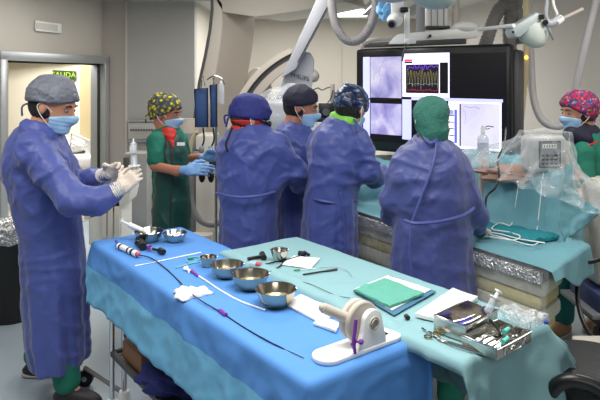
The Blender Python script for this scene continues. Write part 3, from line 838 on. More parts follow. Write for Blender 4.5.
# lead pouches on IV pole etc behind nurse
ivp = thing('drip_stand', 'slim metal drip stand between the nurse and the blue-capped surgeon', 'stand', (W(216, 100, 4.6).x, 4.6, 0))
x_ = W(216, 100, 4.6).x
MB().cyl((x_, 4.6, 0.08), (x_, 4.6, 1.62), 0.012).build('pole', M_steel, ivp)
b = MB(); b.tube([W(207, 80, 4.6), W(211, 77, 4.6), W(216, 76, 4.6), W(222, 79, 4.6), W(225, 84, 4.6)], 0.006, 6); b.tube([W(203, 76, 4.6), W(205, 86, 4.6)], 0.006, 6); b.tube([W(214, 84, 4.6), W(213, 78, 4.6)], 0.006, 6); b.build('hook', M_steel, ivp)
for k in range(5):
    t = k * 2 * PI / 5
    MB().tube([(x_, 4.6, 0.1), (x_ + 0.28 * math.cos(t), 4.6 + 0.28 * math.sin(t), 0.06)], 0.012, 8).build('foot', M_steel, ivp)
MB().box(W(215, 160, 4.57), (0.06, 0.05, 0.09), bev=0.01).build('clamp', M_dkgrey, ivp)
for (xl, xr, yt, yb, lb) in ((194.5, 207.5, 88, 127, 'wider blue pouch hanging in the drip stand, nearer the nurse'), (210, 216.5, 84, 127, 'narrow blue pouch hanging on the drip stand, nearer the blue-capped surgeon')):
    t_ = thing('pouch', lb, 'pouch', W((xl + xr) / 2, yb, 4.5))
    MB().prism([W(xl, yt + 1.5, 4.5), W(xr, yt, 4.5), W(xr + .3, yb, 4.5), W(xl + 1, yb, 4.5)], (0, 0.03, 0), bev=0.006).build('bag', M_bluebag, t_)
    MB().tube([W(xl, yt + 1.5, 4.49), W(xl + 1, yb, 4.49), W(xr + .3, yb, 4.49), W(xr, yt, 4.49), W(xl, yt + 1.5, 4.49)], 0.006, 6, smooth=False).build('piping', M_navy, t_)
    MB().tube([W((xl + xr) / 2, yt, 4.51), W((xl + xr) / 2 + 1, yt - 8, 4.55)], 0.004, 5).build('strap', M_black, t_)
for (x0, x1) in ((203, 201), (213, 210)):
    t_ = thing('infusion_line', 'thin dark infusion line hanging below the blue pouches' if x0 == 203 else 'thin dark tube with a bulb hanging below the narrow pouch', 'tube', W(x0, 170, 4.5))
    MB().tube([W(x0, 127, 4.5), W(x0 + 1, 140, 4.5), W(x1, 152, 4.5), W(x1 + 1, 176, 4.5)], 0.007, 6).build('tube', M_blackm, t_)
    MB().ball(W(x1 + .5, 150, 4.5), (0.022, 0.022, 0.035)).build('bulb', M_grey, t_)
    MB().ball(W(x1 + 1, 176, 4.5), (0.025, 0.025, 0.05)).build('grip', M_blackm, t_)
cw = thing('clear_bottle', 'clear drip bottle hanging at the top of the drip stand', 'bottle', W(221, 95, 4.55))
MB().lathe([(0.0, 0), (0.022, 0.002), (0.024, 0.02), (0.024, 0.13), (0.01, 0.16), (0.0, 0.16)], W(221, 104, 4.55)).build('bottle_body', M_glass, cw)
MB().cyl(W(221, 83, 4.55), W(221, 80.5, 4.55), 0.01).build('cap', M_white, cw)
# column machine behind nurse
cm_ = thing('equipment_column', 'grey upright equipment column behind the nurse\'s back', 'equipment', (W(190, 100, 5.2).x, 5.2, 0))
xc = W(189, 100, 5.2).x
MB().cyl((xc, 5.2, 0.1), (xc, 5.2, 1.22), 0.085, seg=28).build('column', M_grey, cm_)
MB().cyl((xc, 5.2, 1.22), (xc, 5.2, 1.34), 0.085, 0.06, seg=28).build('shoulder', M_greige, cm_)
MB().cyl((xc, 5.2, 0), (xc, 5.2, 0.1), 0.2, 0.12, seg=28).build('base', M_dkgrey, cm_)
gb = thing('gantry_base', 'pale equipment housing standing behind the drip stand', 'equipment', W(207, 235, 5.0))
MB().box((W(208, 100, 5.1).x, 5.1, 0.62), (0.16, 0.3, 1.2), bev=0.02).build('housing', M_offwhite, gb)
MB().cyl((W(206, 100, 5.0).x, 5.0, 0), (W(206, 100, 5.0).x, 5.0, 0.05), 0.2, 0.18, seg=28).build('foot_plate', M_dkgrey, gb)
MB().cyl((W(202, 100, 4.9).x, 4.9, 0.05), (W(202, 100, 4.9).x, 4.9, 0.42), 0.10, 0.09, seg=28).build('pedestal', M_offwhite, gb)
lh = thing('suction_hose', 'thick grey hose curving down to the floor beside the nurse', 'hose', W(205, 232, 4.7))
MB().tube([W(196, 150, 4.8), W(191, 175, 4.7), W(190, 195, 4.7), W(194, 212, 4.7), W(203, 222, 4.7), W(215, 224, 4.7), W(226, 218, 4.7)], 0.026, 12, 10, ribs=1).build('hose', M_hose, lh)
ly = thing('looped_cable', 'pale yellow cable curving beside the nurse\'s shoulder', 'cable', W(192, 150, 4.7))
MB().tube([W(197, 132, 4.7), W(193, 138, 4.7), W(190, 150, 4.7), W(189, 163, 4.7), W(192, 172, 4.7)], 0.016, 10, 10).build('cable', M_yelc, ly)
# bin
bn = thing('waste_bin', 'black round bin lined with a silver grey plastic bag behind the surgeon at left', 'bin', T(9, 322, 0.0))
bc = T(12, 316, 0.0)
MB().lathe([(0, 0.0), (0.165, 0.0), (0.17, 0.03), (0.205, 0.62), (0.215, 0.64), (0.205, 0.645), (0.16, 0.04), (0, 0.04)], bc, seg=40).build('bin_body', M_bin, bn)
bg = MB()
pr = []
vs = []; fs = []; n_ = 56; prof = [(0.225, 0.56), (0.232, 0.62), (0.222, 0.665), (0.19, 0.66), (0.12, 0.64), (0.0, 0.66)]
for k in range(n_):
    t = 2 * PI * k / n_
    for r, z in prof:
        rr = r * (1 + 0.05 * noise.noise(Vector((math.cos(t) * 3, math.sin(t) * 3, z * 9)))); zz = z + 0.02 * noise.noise(Vector((math.cos(t) * 5, math.sin(t) * 5, r * 20)))
        vs.append((bc.x + rr * math.cos(t), bc.y + rr * math.sin(t), zz))
m_ = len(prof)
for k in range(n_):
    for i in range(m_ - 1): fs.append((k * m_ + i, ((k + 1) % n_) * m_ + i, ((k + 1) % n_) * m_ + i + 1, k * m_ + i + 1))
bg.add(vs, fs); bg.build('bin_liner', M_foil, bn)
MB().box(bc + Vector((-0.19, -0.08, 0.5)), (0.03, 0.06, 0.1), bev=0.005).build('label_plate', M_white, bn)

# ================================================================== CEILING EQUIPMENT
def ceil_light(name, pts, label):
    t_ = thing('ceiling_light', label, 'light', pts[0], 'ceiling light panels')
    MB().prism(pts, (0, 0, 0.02)).build('diffuser', mat('light_diffuser', (255, 252, 244), 0.5, emit=3.0), t_, smooth=False)
    c_ = sum((Vector(p) for p in pts), Vector()) / len(pts)
    MB().tube([Vector(p) + (Vector(p) - c_).normalized() * 0.02 + Vector((0, 0, 0.012)) for p in pts + pts[:1]], 0.014, 6, smooth=False).build('frame', M_frame, t_)
def clr(x0, x1, y0, y1, label): ceil_light('l', [Vector((x0, y0, ZC - 0.03)), Vector((x1, y0, ZC - 0.03)), Vector((x1, y1, ZC - 0.03)), Vector((x0, y1, ZC - 0.03))], label)
clr(0.45, 0.98, 7.9, 8.9, 'bright ceiling light panel seen through the hanging hose loop')
clr(-0.75, 0.0, 7.6, 8.8, 'bright ceiling light panel left of the tilted x-ray column')
b = MB(); b.box((-1.35, 6.6, ZC - 0.04), (1.0, 0.10, 0.08)); b.box((0.9, 5.2, ZC - 0.04), (0.1, 6, 0.08)); b.box((1.5, 5.2, ZC - 0.04), (0.1, 6, 0.08))
o = b.build('ceiling_rail', M_grey); tag(o, 'grey steel ceiling rails carrying the monitor and lamp arms', 'rail')
b = MB(); 
# monitor
ML = Vector((0.474, 4.9, 0)); MR = Vector((1.435, 4.1, 0)); mu = (MR - ML).normalized(); mn = Vector((mu.y, -mu.x, 0))   # normal towards camera
if mn.y > 0: mn = -mn
MZ0, MZ1 = 1.125, 1.915
def MP(u, z, d=0.0): return ML + mu * u + mn * d + Vector((0, 0, z))
def mray(px):   # column px to distance along the monitor
    k = (px - 300) / F; return (k * ML.y - ML.x) / (mu.x - k * mu.y)
def mz(px, py):
    u = mray(px); Y = (ML + mu * u).y; return H - (py - HOR) / F * Y
MWd = (MR - ML).length
mon = thing('monitor', 'huge black ceiling-hung monitor showing several x-ray windows above the patient', 'monitor', MP(MWd / 2, MZ0))
RM = Matrix((mu, -mn, Vector((0, 0, 1)))).transposed()
MB().box(MP(MWd / 2 - 0.01, (MZ0 + MZ1) / 2, -0.045), (MWd + 0.03, 0.09, MZ1 - MZ0 + 0.03), M=RM, bev=0.025, seg=3).build('bezel', M_black, mon)
MB().box(MP(MWd / 2 + 0.015, (MZ0 + MZ1) / 2 - 0.01, -0.14), (MWd + 0.03, 0.12, MZ1 - MZ0 - 0.03), M=RM, bev=0.02).build('rear_housing', M_dkgrey, mon)
def mrect(name, x0, x1, yt, yb, m, lvl=1, parent=mon, ref=None):
    rx = (x0 + x1) / 2 if ref is None else ref
    u0, u1 = mray(x0), mray(x1); zt, zb = mz(rx, yt), mz(rx, yb); d = 0.0012 * lvl
    b = MB(); b.prism([MP(u0, zb, d), MP(u1, zb, d), MP(u1, zt, d), MP(u0, zt, d)], mn * 0.001)
    return b.build(name, m, parent, smooth=False)
E_lil = mat('screen_lilac', (182, 184, 246), 0.5, emit=1.0, spec=0.1)
E_wht = mat('screen_white', (236, 232, 255), 0.5, emit=1.05, spec=0.1)
E_blu = mat('screen_blue', (90, 96, 214), 0.5, emit=0.9, spec=0.1)
E_blk = mat('screen_black', (12, 11, 18), 0.3)
E_dk = mat('screen_dark', (26, 20, 40), 0.3, emit=0.4)
E_x1 = ramp_mat('xray_image_one', 5.0, [(0.3, (120, 118, 190)), (0.42, (176, 172, 226)), (0.52, (206, 200, 242)), (0.68, (236, 230, 252))], kind='noise', emit=0.95)
E_x2 = ramp_mat('xray_image_two', 6.0, [(0.32, (136, 130, 206)), (0.5, (200, 194, 244)), (0.66, (240, 236, 255))], kind='noise', emit=1.0)
E_x3 = ramp_mat('xray_image_three', 4.0, [(0.3, (216, 212, 246)), (0.6, (234, 232, 252)), (0.8, (242, 240, 255))], kind='noise', emit=1.05)
E_ves = mat('screen_vessel', (140, 134, 190), 0.5, emit=0.5)
E_vesd = mat('screen_vessel_dark', (40, 34, 60), 0.5, emit=0.2)
mrect('screen_panel', 362, 506.5, 54, 146, E_blk, 0.2, ref=434)
mrect('side_strip', 363.2, 370, 57, 98, E_lil); x1 = mrect('angiogram', 370.6, 401.6, 56.8, 97.8, E_x1)
mrect('side_strip', 363.4, 370, 99.6, 140, E_lil); x2 = mrect('angiogram', 370.8, 401.6, 103.6, 134.6, E_x2)
mrect('divider_strip', 402.4, 411.5, 99.4, 139.5, E_lil)
gw = mrect('graph_window', 402.6, 449.6, 53.2, 97.2, E_wht)
mrect('graph', 406, 439, 64.4, 93.2, E_dk, 2, gw); mrect('side_menu', 440, 448.2, 62.4, 93.4, E_blk, 2, gw)
mrect('red_caption', 404.6, 412.4, 59.3, 61.3, mat('screen_red', (230, 60, 110), 0.5, emit=1), 2, gw); mrect('caption', 404.6, 412.4, 61.6, 63.2, E_blk, 2, gw)
def mtube(name, pts, m, r=0.0016, parent=mon, d=0.004, smooth=False):
    MB().tube([MP(mray(x), mz(x, y), d) for x, y in pts], r, 5, 6, smooth=smooth).build(name, m, parent)
for cname, cc_, seed_ in (('violet', (120, 70, 220), 1), ('yellow', (206, 196, 110), 2), ('red', (220, 60, 70), 3), ('cyan', (150, 170, 220), 4)):
    rr = random.Random(seed_); pts = []
    for k in range(34):
        x = 407 + k * 0.94
        base_ = {1: 67.5, 2: 78, 3: 90, 4: 84}[seed_]; am = {1: 2.6, 2: 11, 3: 1.2, 4: 0.8}[seed_]
        if seed_ == 2: y = base_ + (am if (k // 1) % 3 == 0 else -am * 0.8) * rr.uniform(0.5, 1)
        else: y = base_ + rr.uniform(-am, am)
        pts.append((x, y))
    mtube('trace', pts, mat('trace_' + cname, cc_, 0.5, emit=0.9), (0.0009, 0.0022, 0.00055, 0.0009, 0.0007)[seed_], gw)
for ps in ([(384, 60), (382, 66), (379, 71), (381, 76), (385, 74)], [(379, 71), (375, 74), (374, 80)], [(382, 66), (388, 70), (392, 78), (396, 84)], [(381, 76), (380, 84), (377, 92)]):
    mtube('vessel', ps, E_ves, 0.0016, x1, smooth=True)
for ps in ([(386, 104.5), (382, 112), (377, 118), (374, 126)], [(382, 112), (388, 118), (393, 127), (396, 133)], [(388, 118), (386, 126), (387, 133)]):
    mtube('vessel', ps, E_ves, 0.0014, x2, smooth=True)
rw = mrect('report_window', 448.6, 501.6, 102, 150, E_wht, 1, ref=478); mrect('title_bar', 411.5, 503, 98.6, 101.6, E_lil, 2, mon, ref=470)
mrect('dark_window', 411.8, 448.2, 101.6, 140, E_blk, 1.5)
mrect('image_area', 461, 499.4, 103.6, 147.5, E_x3, 2, rw)
mrect('image_border', 459.6, 461, 103.6, 146, E_blk, 2, rw)
mrect('blue_bar', 454.6, 457.2, 109.5, 143, E_blu, 2, rw)
for k in range(5): mrect('thumbnail', 449.6, 453.8, 110 + 6.6 * k, 114.6 + 6.6 * k, E_x2 if k < 1 else E_wht, 2, rw); mrect('thumbnail_line', 449.2, 454.2, 115 + 6.6 * k, 116 + 6.6 * k, E_vesd, 2, rw)
mtube('vessel', [(464, 106), (470, 107.5), (475, 107), (480, 109)], E_ves, 0.002, rw, smooth=True)
mtube('vessel', [(463, 108), (466, 116), (465, 124)], E_ves, 0.0012, rw, smooth=True)
mtube('vessel', [(482, 126), (485, 127.5), (488, 126), (494, 127)], E_vesd, 0.0035, rw, smooth=True)
mtube('vessel', [(485, 128), (487, 129), (490, 128.4)], E_vesd, 0.003, rw, smooth=True)
# its ceiling support
ms = thing('monitor_suspension', 'white ceiling carriage with round columns carrying the huge monitor', 'ceiling mount', W(435, 36, 4.6))
mc = ML.lerp(MR, 0.42) - mn * 0.1
MB().prism([W(389, 44, 4.6), W(393, 38, 4.6), W(398, 34, 4.6), W(478, 26.5, 4.6), W(479, 37, 4.6), W(420, 44, 4.6)], (0.02, 0.2, 0), bev=0.01).build('carriage', M_white, ms)
MB().cyl(W(420.5, 38, 4.65), (W(420.5, 38, 4.65).x, 4.65, ZC), 0.034, seg=24).build('column', M_grey, ms)
MB().cyl(W(455.5, 30, 4.75), (W(455.5, 30, 4.75).x, 4.75, ZC), 0.032, seg=24).build('column', M_beige, ms)
bx_ = W(435.5, 28, 4.8)
MB().box((bx_.x, 4.8, (bx_.z + ZC) / 2), (0.16, 0.14, ZC - bx_.z + 0.02), bev=0.006).build('lift_box', M_white, ms)
b = MB()
for k in range(3): b.box((bx_.x - 0.05 + 0.05 * k, 4.725, (bx_.z + ZC) / 2), (0.004, 0.006, ZC - bx_.z))
b.build('groove', M_grey, ms)
MB().box((bx_.x, 4.79, bx_.z + 0.0), (0.19, 0.17, 0.02), bev=0.004).build('lift_plate', M_dkgrey, ms)
MB().box(W(430, 36, 4.585), (0.016, 0.02, 0.022)).build('screw_cover', M_black, ms)
MB().ball(W(465, 27.5, 4.66), (0.105, 0.09, 0.05)).build('dome_cover', M_white, ms)
MB().tube([W(362, 49, 4.7), W(363, 44, 4.7), W(372, 40, 4.7), W(392, 38, 4.7)], 0.018, 10, 8).build('support_tube', M_beige, ms)
b = MB(); b.box(MP(0.45, 1.96, -0.06), (0.9, 0.05, 0.04), M=RM, bev=0.006); b.build('mount_bar', M_dkgrey, ms)
# camera-like shield arm joint
sc_ = thing('ceiling_camera', 'white round ceiling camera with black lens above the monitor\'s left corner', 'camera', W(395, 25, 4.3))
MB().ball(W(395, 20, 4.3), (0.058, 0.07, 0.05)).build('housing', M_white, sc_)
b = MB(); b.cyl(W(392, 24, 4.27), W(391.2, 24.6, 4.21), 0.026, 0.022, 24); b.build('lens', M_black, sc_)
b = MB(); b.cyl(W(392, 24, 4.29), W(391.6, 24.3, 4.24), 0.036, 0.034, 24); b.build('lens_ring', M_panelgrey, sc_)
MB().box(W(397, 8, 4.35), (0.09, 0.07, 0.12), bev=0.01).build('bracket', M_white, sc_)
MB().box(W(404, 10, 4.3), (0.06, 0.05, 0.04), bev=0.012).build('joint', M_black, sc_)
MB().cyl(W(395, 10, 4.4), (W(395, 10, 4.4).x, 4.4, ZC), 0.03).build('stem', M_white, sc_)
MB().box(W(407, 26, 4.3), (0.035, 0.035, 0.25), bev=0.006).build('arm', M_white, sc_)
b = MB(); b.ball(W(407.5, 41, 4.3), 0.026); b.build('ball_joint', M_white, sc_)
MB().tube([W(406, 44, 4.28), W(404, 52, 4.27), W(402, 61, 4.26)], 0.007, 6).build('cable', M_black, sc_)
bw = thing('plastic_cover', 'crumpled light blue plastic cover hanging left of the ceiling camera', 'cover', W(386, 12, 4.4))
crumpled_bag('film', W(385, 9, 4.4), (0.05, 0.05, 0.075), M_lightblue, bw, 8, 0.25)
# pale dome of surgical lamp at top
dl = thing('surgical_lamp', 'pale green domed surgical lamp cut by the top picture edge', 'lamp', W(425, 5, 3.6))
MB().lathe([(0, -0.062), (0.05, -0.058), (0.09, -0.045), (0.125, -0.02), (0.135, 0.0), (0.125, 0.02), (0.08, 0.05), (0, 0.06)], W(433, -1, 3.6), (0.12, -0.05, 1), 40).build('dome', mat('pale_green_enamel', (170, 186, 180), 0.35), dl)
MB().cyl(W(433, -8, 3.6), (W(433, -8, 3.6).x + 0.02, 3.6, ZC), 0.025).build('stem', M_grey, dl)
MB().tube([W(410, -6, 3.6), W(395, -3, 3.7), W(378, -4, 3.8)], 0.035, 12).build('arm', M_panelgrey, dl)
# right examination lamp
el = thing('examination_lamp', 'pale grey half-round lamp head on a jointed arm right of the monitor', 'lamp', W(530, 40, 4.0))
ang = math.atan2(22, 27)
lc = W(529, 33, 4.0)
ax1 = Vector((0.81, 0, 0.58)).normalized(); ax2 = Vector((-0.58 * 0.7, -0.5, 0.81 * 0.7)).normalized(); dn = Vector((0.5, -0.25, -0.83)).normalized()
body_ = [W(512, 30, 4.0), W(514, 26, 4.0), W(537, 12, 4.0), W(541, 14, 4.0), W(543, 21, 4.0), W(519, 38, 4.0), W(515, 37, 4.0)]
MB().prism(body_, (0, 0.16, 0), bev=0.012).build('housing', mat('pale_grey_lamp_enamel', (176, 186, 186), 0.4), el)
# half round glass under the housing
bm_ = bmesh.new(); bmesh.ops.create_uvsphere(bm_, u_segments=32, v_segments=16, radius=1)
R_l = Matrix.Rotation(-math.radians(34), 3, 'Y')
for v_ in bm_.verts:
    z_ = min(v_.co.z, 0.1)
    v_.co = R_l @ Vector((v_.co.x * 0.100, v_.co.y * 0.085, z_ * 0.155)) + W(529.5, 27.5, 4.08)
MB().bm(bm_).build('lamp_glass', M_lampglass, el)
b = MB(); b.cyl(W(545.5, 22.5, 3.98), W(545.5, 22.5, 4.1), 0.018); b.build('pivot_knob', M_black, el)
b = MB(); b.box(W(541.5, 17, 3.99), (0.03, 0.02, 0.03), rz=0.3); b.build('pivot_screw', M_black, el)
b = MB(); b.cyl(W(513, 32, 4.0), W(513, 32, 3.985), 0.008); b.build('end_screw', M_black, el)
b = MB(); b.tube([W(545, 23, 4.05), W(552, 23, 4.05), W(560, 17, 4.05)], 0.028, 12); b.tube([W(548, 28, 4.0), W(553, 40, 4.0)], lambda t: 0.014 * (1 - 0.7 * t), 8); b.build('bracket', M_panelgrey, el)
MB().cyl(W(556, 22, 4.05), W(562, 18, 4.05), 0.03, 0.026).build('collar', M_white, el)
MB().cyl(W(560, 20, 4.05), W(583, 9, 4.05), 0.013).build('handle_rod', M_greige, el)
b = MB(); b.tube([W(549, -40, 4.05), W(547, 0, 4.05), W(546, 15, 4.05), W(549, 22, 4.05)], 0.013, 8); b.build('hanger', M_panelgrey, el)
b = MB(); b.tube([W(554, -40, 4.05), W(553, 0, 4.05), W(557, 14, 4.05), W(554, 20, 4.05)], 0.010, 8); b.build('cable', M_white, el)
MB().cyl(W(478.5, 29.5, 4.4), W(514, 25.5, 4.0), 0.014).build('cross_arm', M_white, el)
# equipment below the monitor
eb = thing('equipment_rack', 'pale equipment rack with dark slots standing behind the table beneath the monitor', 'rack', W(382, 200, 5.3))
MB().box((W(380, 100, 5.3).x, 5.3, 0.52), (0.62, 0.4, 1.04), bev=0.01).build('carcass', M_offwhite, eb)
for k in range(2):
    MB().box((W(384 - k * 1, 100, 5.1).x, 5.085, 0.90 - 0.12 * k), (0.3, 0.02, 0.055), bev=0.004).build('slot', M_dkgrey, eb)
MB().box((W(364, 100, 5.1).x, 5.08, 0.95), (0.05, 0.03, 0.14), bev=0.004).build('side_unit', M_black, eb)
# black unit and cable hook on the back wall behind the surgeons
bu = thing('equipment_unit', 'black boxed unit with a vertical pole between the navy cap and the dark cap', 'equipment', W(327, 113, 4.9))
MB().box(W(326.5, 112, 4.9), (0.13, 0.06, 0.15), bev=0.006).build('box_unit', M_black, bu)
MB().cyl(W(332.5, 84, 4.9), W(332.5, 190, 4.9), 0.018).build('pole', M_greige, bu)
MB().tube([W(313, 90, 4.9), W(318, 88, 4.9), (W(322, 90, 4.9)), W(328, 87.5, 4.9), W(333, 87.5, 4.9)], 0.006, 6).build('hook_wire', M_dkgrey, bu)
MB().tube([W(327, 104, 4.87), W(331, 98, 4.87), W(333, 90, 4.87)], 0.005, 6).build('lead', M_black, bu)
MB().cyl(W(326, 112, 4.86), W(326, 112, 4.85), 0.03).build('dial', M_dkgrey, bu)
MB().box(W(320, 120, 4.85), (0.09, 0.05, 0.03), bev=0.005).build('bracket', M_black, bu)
sh_ = W(332.5, 84, 4.9)
# base of it
MB().box((W(330, 100, 4.9).x, 4.9, 0.42), (0.34, 0.3, 0.84), bev=0.02).build('cabinet_body', M_offwhite, bu)

# ================================================================== PEOPLE
X = Vector((1, 0, 0))
# 1: surgeon at left holding a syringe
sy0 = W(133.5, 166, 3.02)
def hand_dir(a, b): return (b - a)
wN = W(120, 189, 2.97); wF = W(107, 173.5, 3.2)
p1, hw1 = person('surgeon in blue gown and grey bouffant cap, standing at the left raising a syringe', 3.2,
    [(118, 28, 56, .08), (130, 14, 61, .11), (142, 7, 66, .15), (158, 5, 71, .18), (178, 6, 75, .19), (200, 15, 77, .19), (222, 19, 79, .18), (245, 22, 82, .18), (275, 24, 84, .18), (310, 26, 86, .18), (335, 29, 87, .19), (350, 32, 87, .19), (362, 37, 85, .19)],
    [[(33, 150, 3.05, .088), (72, 200, 2.93, .078), (97, 202, 2.94, .064), (117, 191, 2.97, .040)],
     [(52, 150, 3.34, .080), (76, 182, 3.42, .066), (92, 179, 3.3, .052), (105, 175, 3.2, .036)]],
    (53, 106.5, 3.2, -8, 14, 1.17), [
        [tuple(W(56, 255, 3.17)), tuple(W(62, 330, 3.15)), (W(67, 388, 3.12).x, 3.12, 0.10), (0.95, -0.2, 0)],
        [tuple(W(50, 255, 3.27)), tuple(W(46, 320, 3.32)), (W(37, 378, 3.42).x, 3.42, 0.10), (0.9, 0.2, 0)]],
    gown_m=M_gown, seed=0.4, cap=(M_capgrey, 0.022, 0.046, 0.0, 0.0), mask=M_mask, hair=M_hair, wr=0.022, folds=0.010)
def syringe(root, a, b, r=0.011, body='syringe_barrel', plung=0.5, tip=True, m=None):
    a = Vector(a); b = Vector(b); d = (b - a).normalized(); L_ = (b - a).length
    k = MB(); k.lathe([(0, 0), (r, 0.001), (r, L_ * 0.6), (r * 0.5, L_ * 0.63), (0, L_ * 0.63)], a, d, 20); k.build('barrel', m or M_glass, root)
    k = MB(); k.lathe([(r, 0), (r * 1.9, 0.0), (r * 1.9, 0.003), (r, 0.003)], a, d, 20); k.build('flange', M_white, root)
    k = MB(); k.cyl(a + d * L_ * 0.60, a + d * L_ * 0.72, r * 0.3, r * 0.22); k.build('nozzle', M_white, root)
    k = MB(); k.cyl(a - d * L_ * 0.28, a + d * L_ * 0.3, r * 0.55); k.cyl(a - d * L_ * 0.30, a - d * L_ * 0.275, r * 1.5); k.build('plunger', M_white, root)
    k = MB(); k.cyl(a + d * L_ * 0.3, a + d * L_ * 0.34, r * 0.92); k.build('stopper', M_dkgrey, root)
sy = thing('syringe', 'large clear syringe held upright in white gloved hands', 'syringe', sy0)
syringe(sy, W(134.2, 166, 3.0), W(133, 128, 3.0), 0.016)
hand('glove', M_glove, p1, wN, W(140, 171, 2.99) - wN, (-0.1, 1.0, -0.25), side=1, curl=(38, 48, 35), sc=1.0, thumb=0.6)
hand('glove', M_glove, p1, wF, W(134, 162, 3.12) - wF, (0.25, -1.0, -0.25), side=-1, curl=(22, 38, 30), sc=1.0, thumb=0.5)
cuffm = mat('glove_cuff', (214, 208, 204), 0.6, bump=(60, 0.3))
for a, b_, r in ((W(113.5, 192, 2.965), W(124, 186, 2.975), .043), (W(100, 176, 3.22), W(111, 172.2, 3.18), .036)):
    MB().tube([a, a.lerp(b_, .5), b_], lambda t, r=r: r * (1 - 0.16 * t) , 20, 6, ribs=1).build('glove_cuff', cuffm, p1)

# 2: nurse at left
def nurse_extra(root, col, hw, HR, hs, nb, armw):
    def ap(P):
        d = column(P, col) - 0.010 + 0.006 * wrinkle(P, 3)
        z = P[:, 2]
        hole = np.maximum(0, z - (H - (150 - HOR) / F * 4.05))
        return smax(d, z - (H - (134 - HOR) / F * 4.05), 0.01)
    c = rows_px([(132, 155, 180, .08), (140, 156, 184, .12), (150, 155, 187, .14), (170, 154, 189, .15), (186, 155, 190, .15), (202, 153, 191, .16), (220, 152, 191, .17), (240, 151, 191, .17), (262, 151, 191, .17)], 4.03)
    def ap(P): return column(P, c, folds=0.006, nf=6, seed=2) + 0.010 * wrinkle(P, 3)
    sdf_obj('lead_apron', ap, (-1.15, 3.75, 0.40), (-0.62, 4.32, 1.42), 0.010, M_apron, root, disp=0.006)
    def sc(P):
        d = cone(P, W(165, 130, 4.05), W(168, 136, 4.0), 0.056, 0.062)
        d = smin(d, cone(P, W(169, 134, 3.96), W(173, 147, 3.90), 0.042, 0.008), 0.03)
        return d + 0.008 * wrinkle(P * 2, 1)
    sdf_obj('scarf', sc, W(154, 156, 3.82), W(192, 114, 4.2), 0.006, M_red, root)
    k = MB(); k.tube([W(170, 141, 3.9), W(172, 160, 3.86), W(171, 184, 3.86), W(170, 232, 3.86)], 0.004, 5); k.build('apron_seam', M_vest, root)
    k = MB(); k.box(W(181, 144, 3.89), (0.05, 0.01, 0.02)); k.build('chest_label', M_white, root)
p2, hw2 = person('nurse in green scrubs and apron with yellow flowered cap, holding blue gloved hands forward', 4.05,
    [(124, 158, 176, .07), (132, 152, 182, .09), (140, 150, 184, .12), (152, 150, 186, .13), (172, 152, 187, .13), (190, 153, 188, .14), (215, 153, 189, .14), (240, 153, 189, .14)],
    [[(156, 141, 3.92, .062), (155, 166, 3.86, .046), (177, 171, 3.78, .033), (186, 170, 3.75, .028)], [(180, 141, 4.2, .058), (184, 158, 4.28, .042), (199, 158, 4.2, .031), (205, 157, 4.15, .028)]],
    (165.5, 114, 4.05, -12, 6, 1.0), [
        [tuple(W(166, 200, 3.98)), (-.92, 3.98, .48), (-.92, 3.98, .10), (0.95, -0.3, 0)], [tuple(W(174, 200, 4.15)), (-.86, 4.16, .48), (-.86, 4.16, .10), (0.95, -0.1, 0)]],
    gown_m=M_scrub, skin_m=M_skin2, gown_name='scrub_top', short=True, seed=1.1, cap=(M_flower, 0.020, 0.050, -0.060, 0.0), mask=M_mask, hair=None, extra=nurse_extra, wr=0.014, folds=0.004)
wA = W(187, 170, 3.74); wB = W(206, 157, 4.14)
hand('glove', M_gloveb, p2, wA, W(203, 169, 3.7) - wA, (0, 0.9, -0.5), side=1, curl=(16, 22, 16), thumb=0.2)
hand('glove', M_gloveb, p2, wB, W(222, 155, 4.1) - wB, (0, -0.9, -0.4), side=-1, curl=(18, 22, 16), thumb=0.2)

def back_ties(pts, name='waist_tie', m=M_gown2):
    def ex(root, col, hw, HR, hs, nb, armw):
        for p in pts: MB().tube([W(*q) for q in p], 0.007, 6).build(name, m, root)
    return ex
def hip_legs(px, Y, gap=.1, face=(0.4, .9, 0)):
    x = (px - 300) / F * Y
    return [[(x - gap, Y, .85), (x - gap, Y, .47), (x - gap, Y, .10), face], [(x + gap, Y, .85), (x + gap, Y, .47), (x + gap, Y, .10), face]]
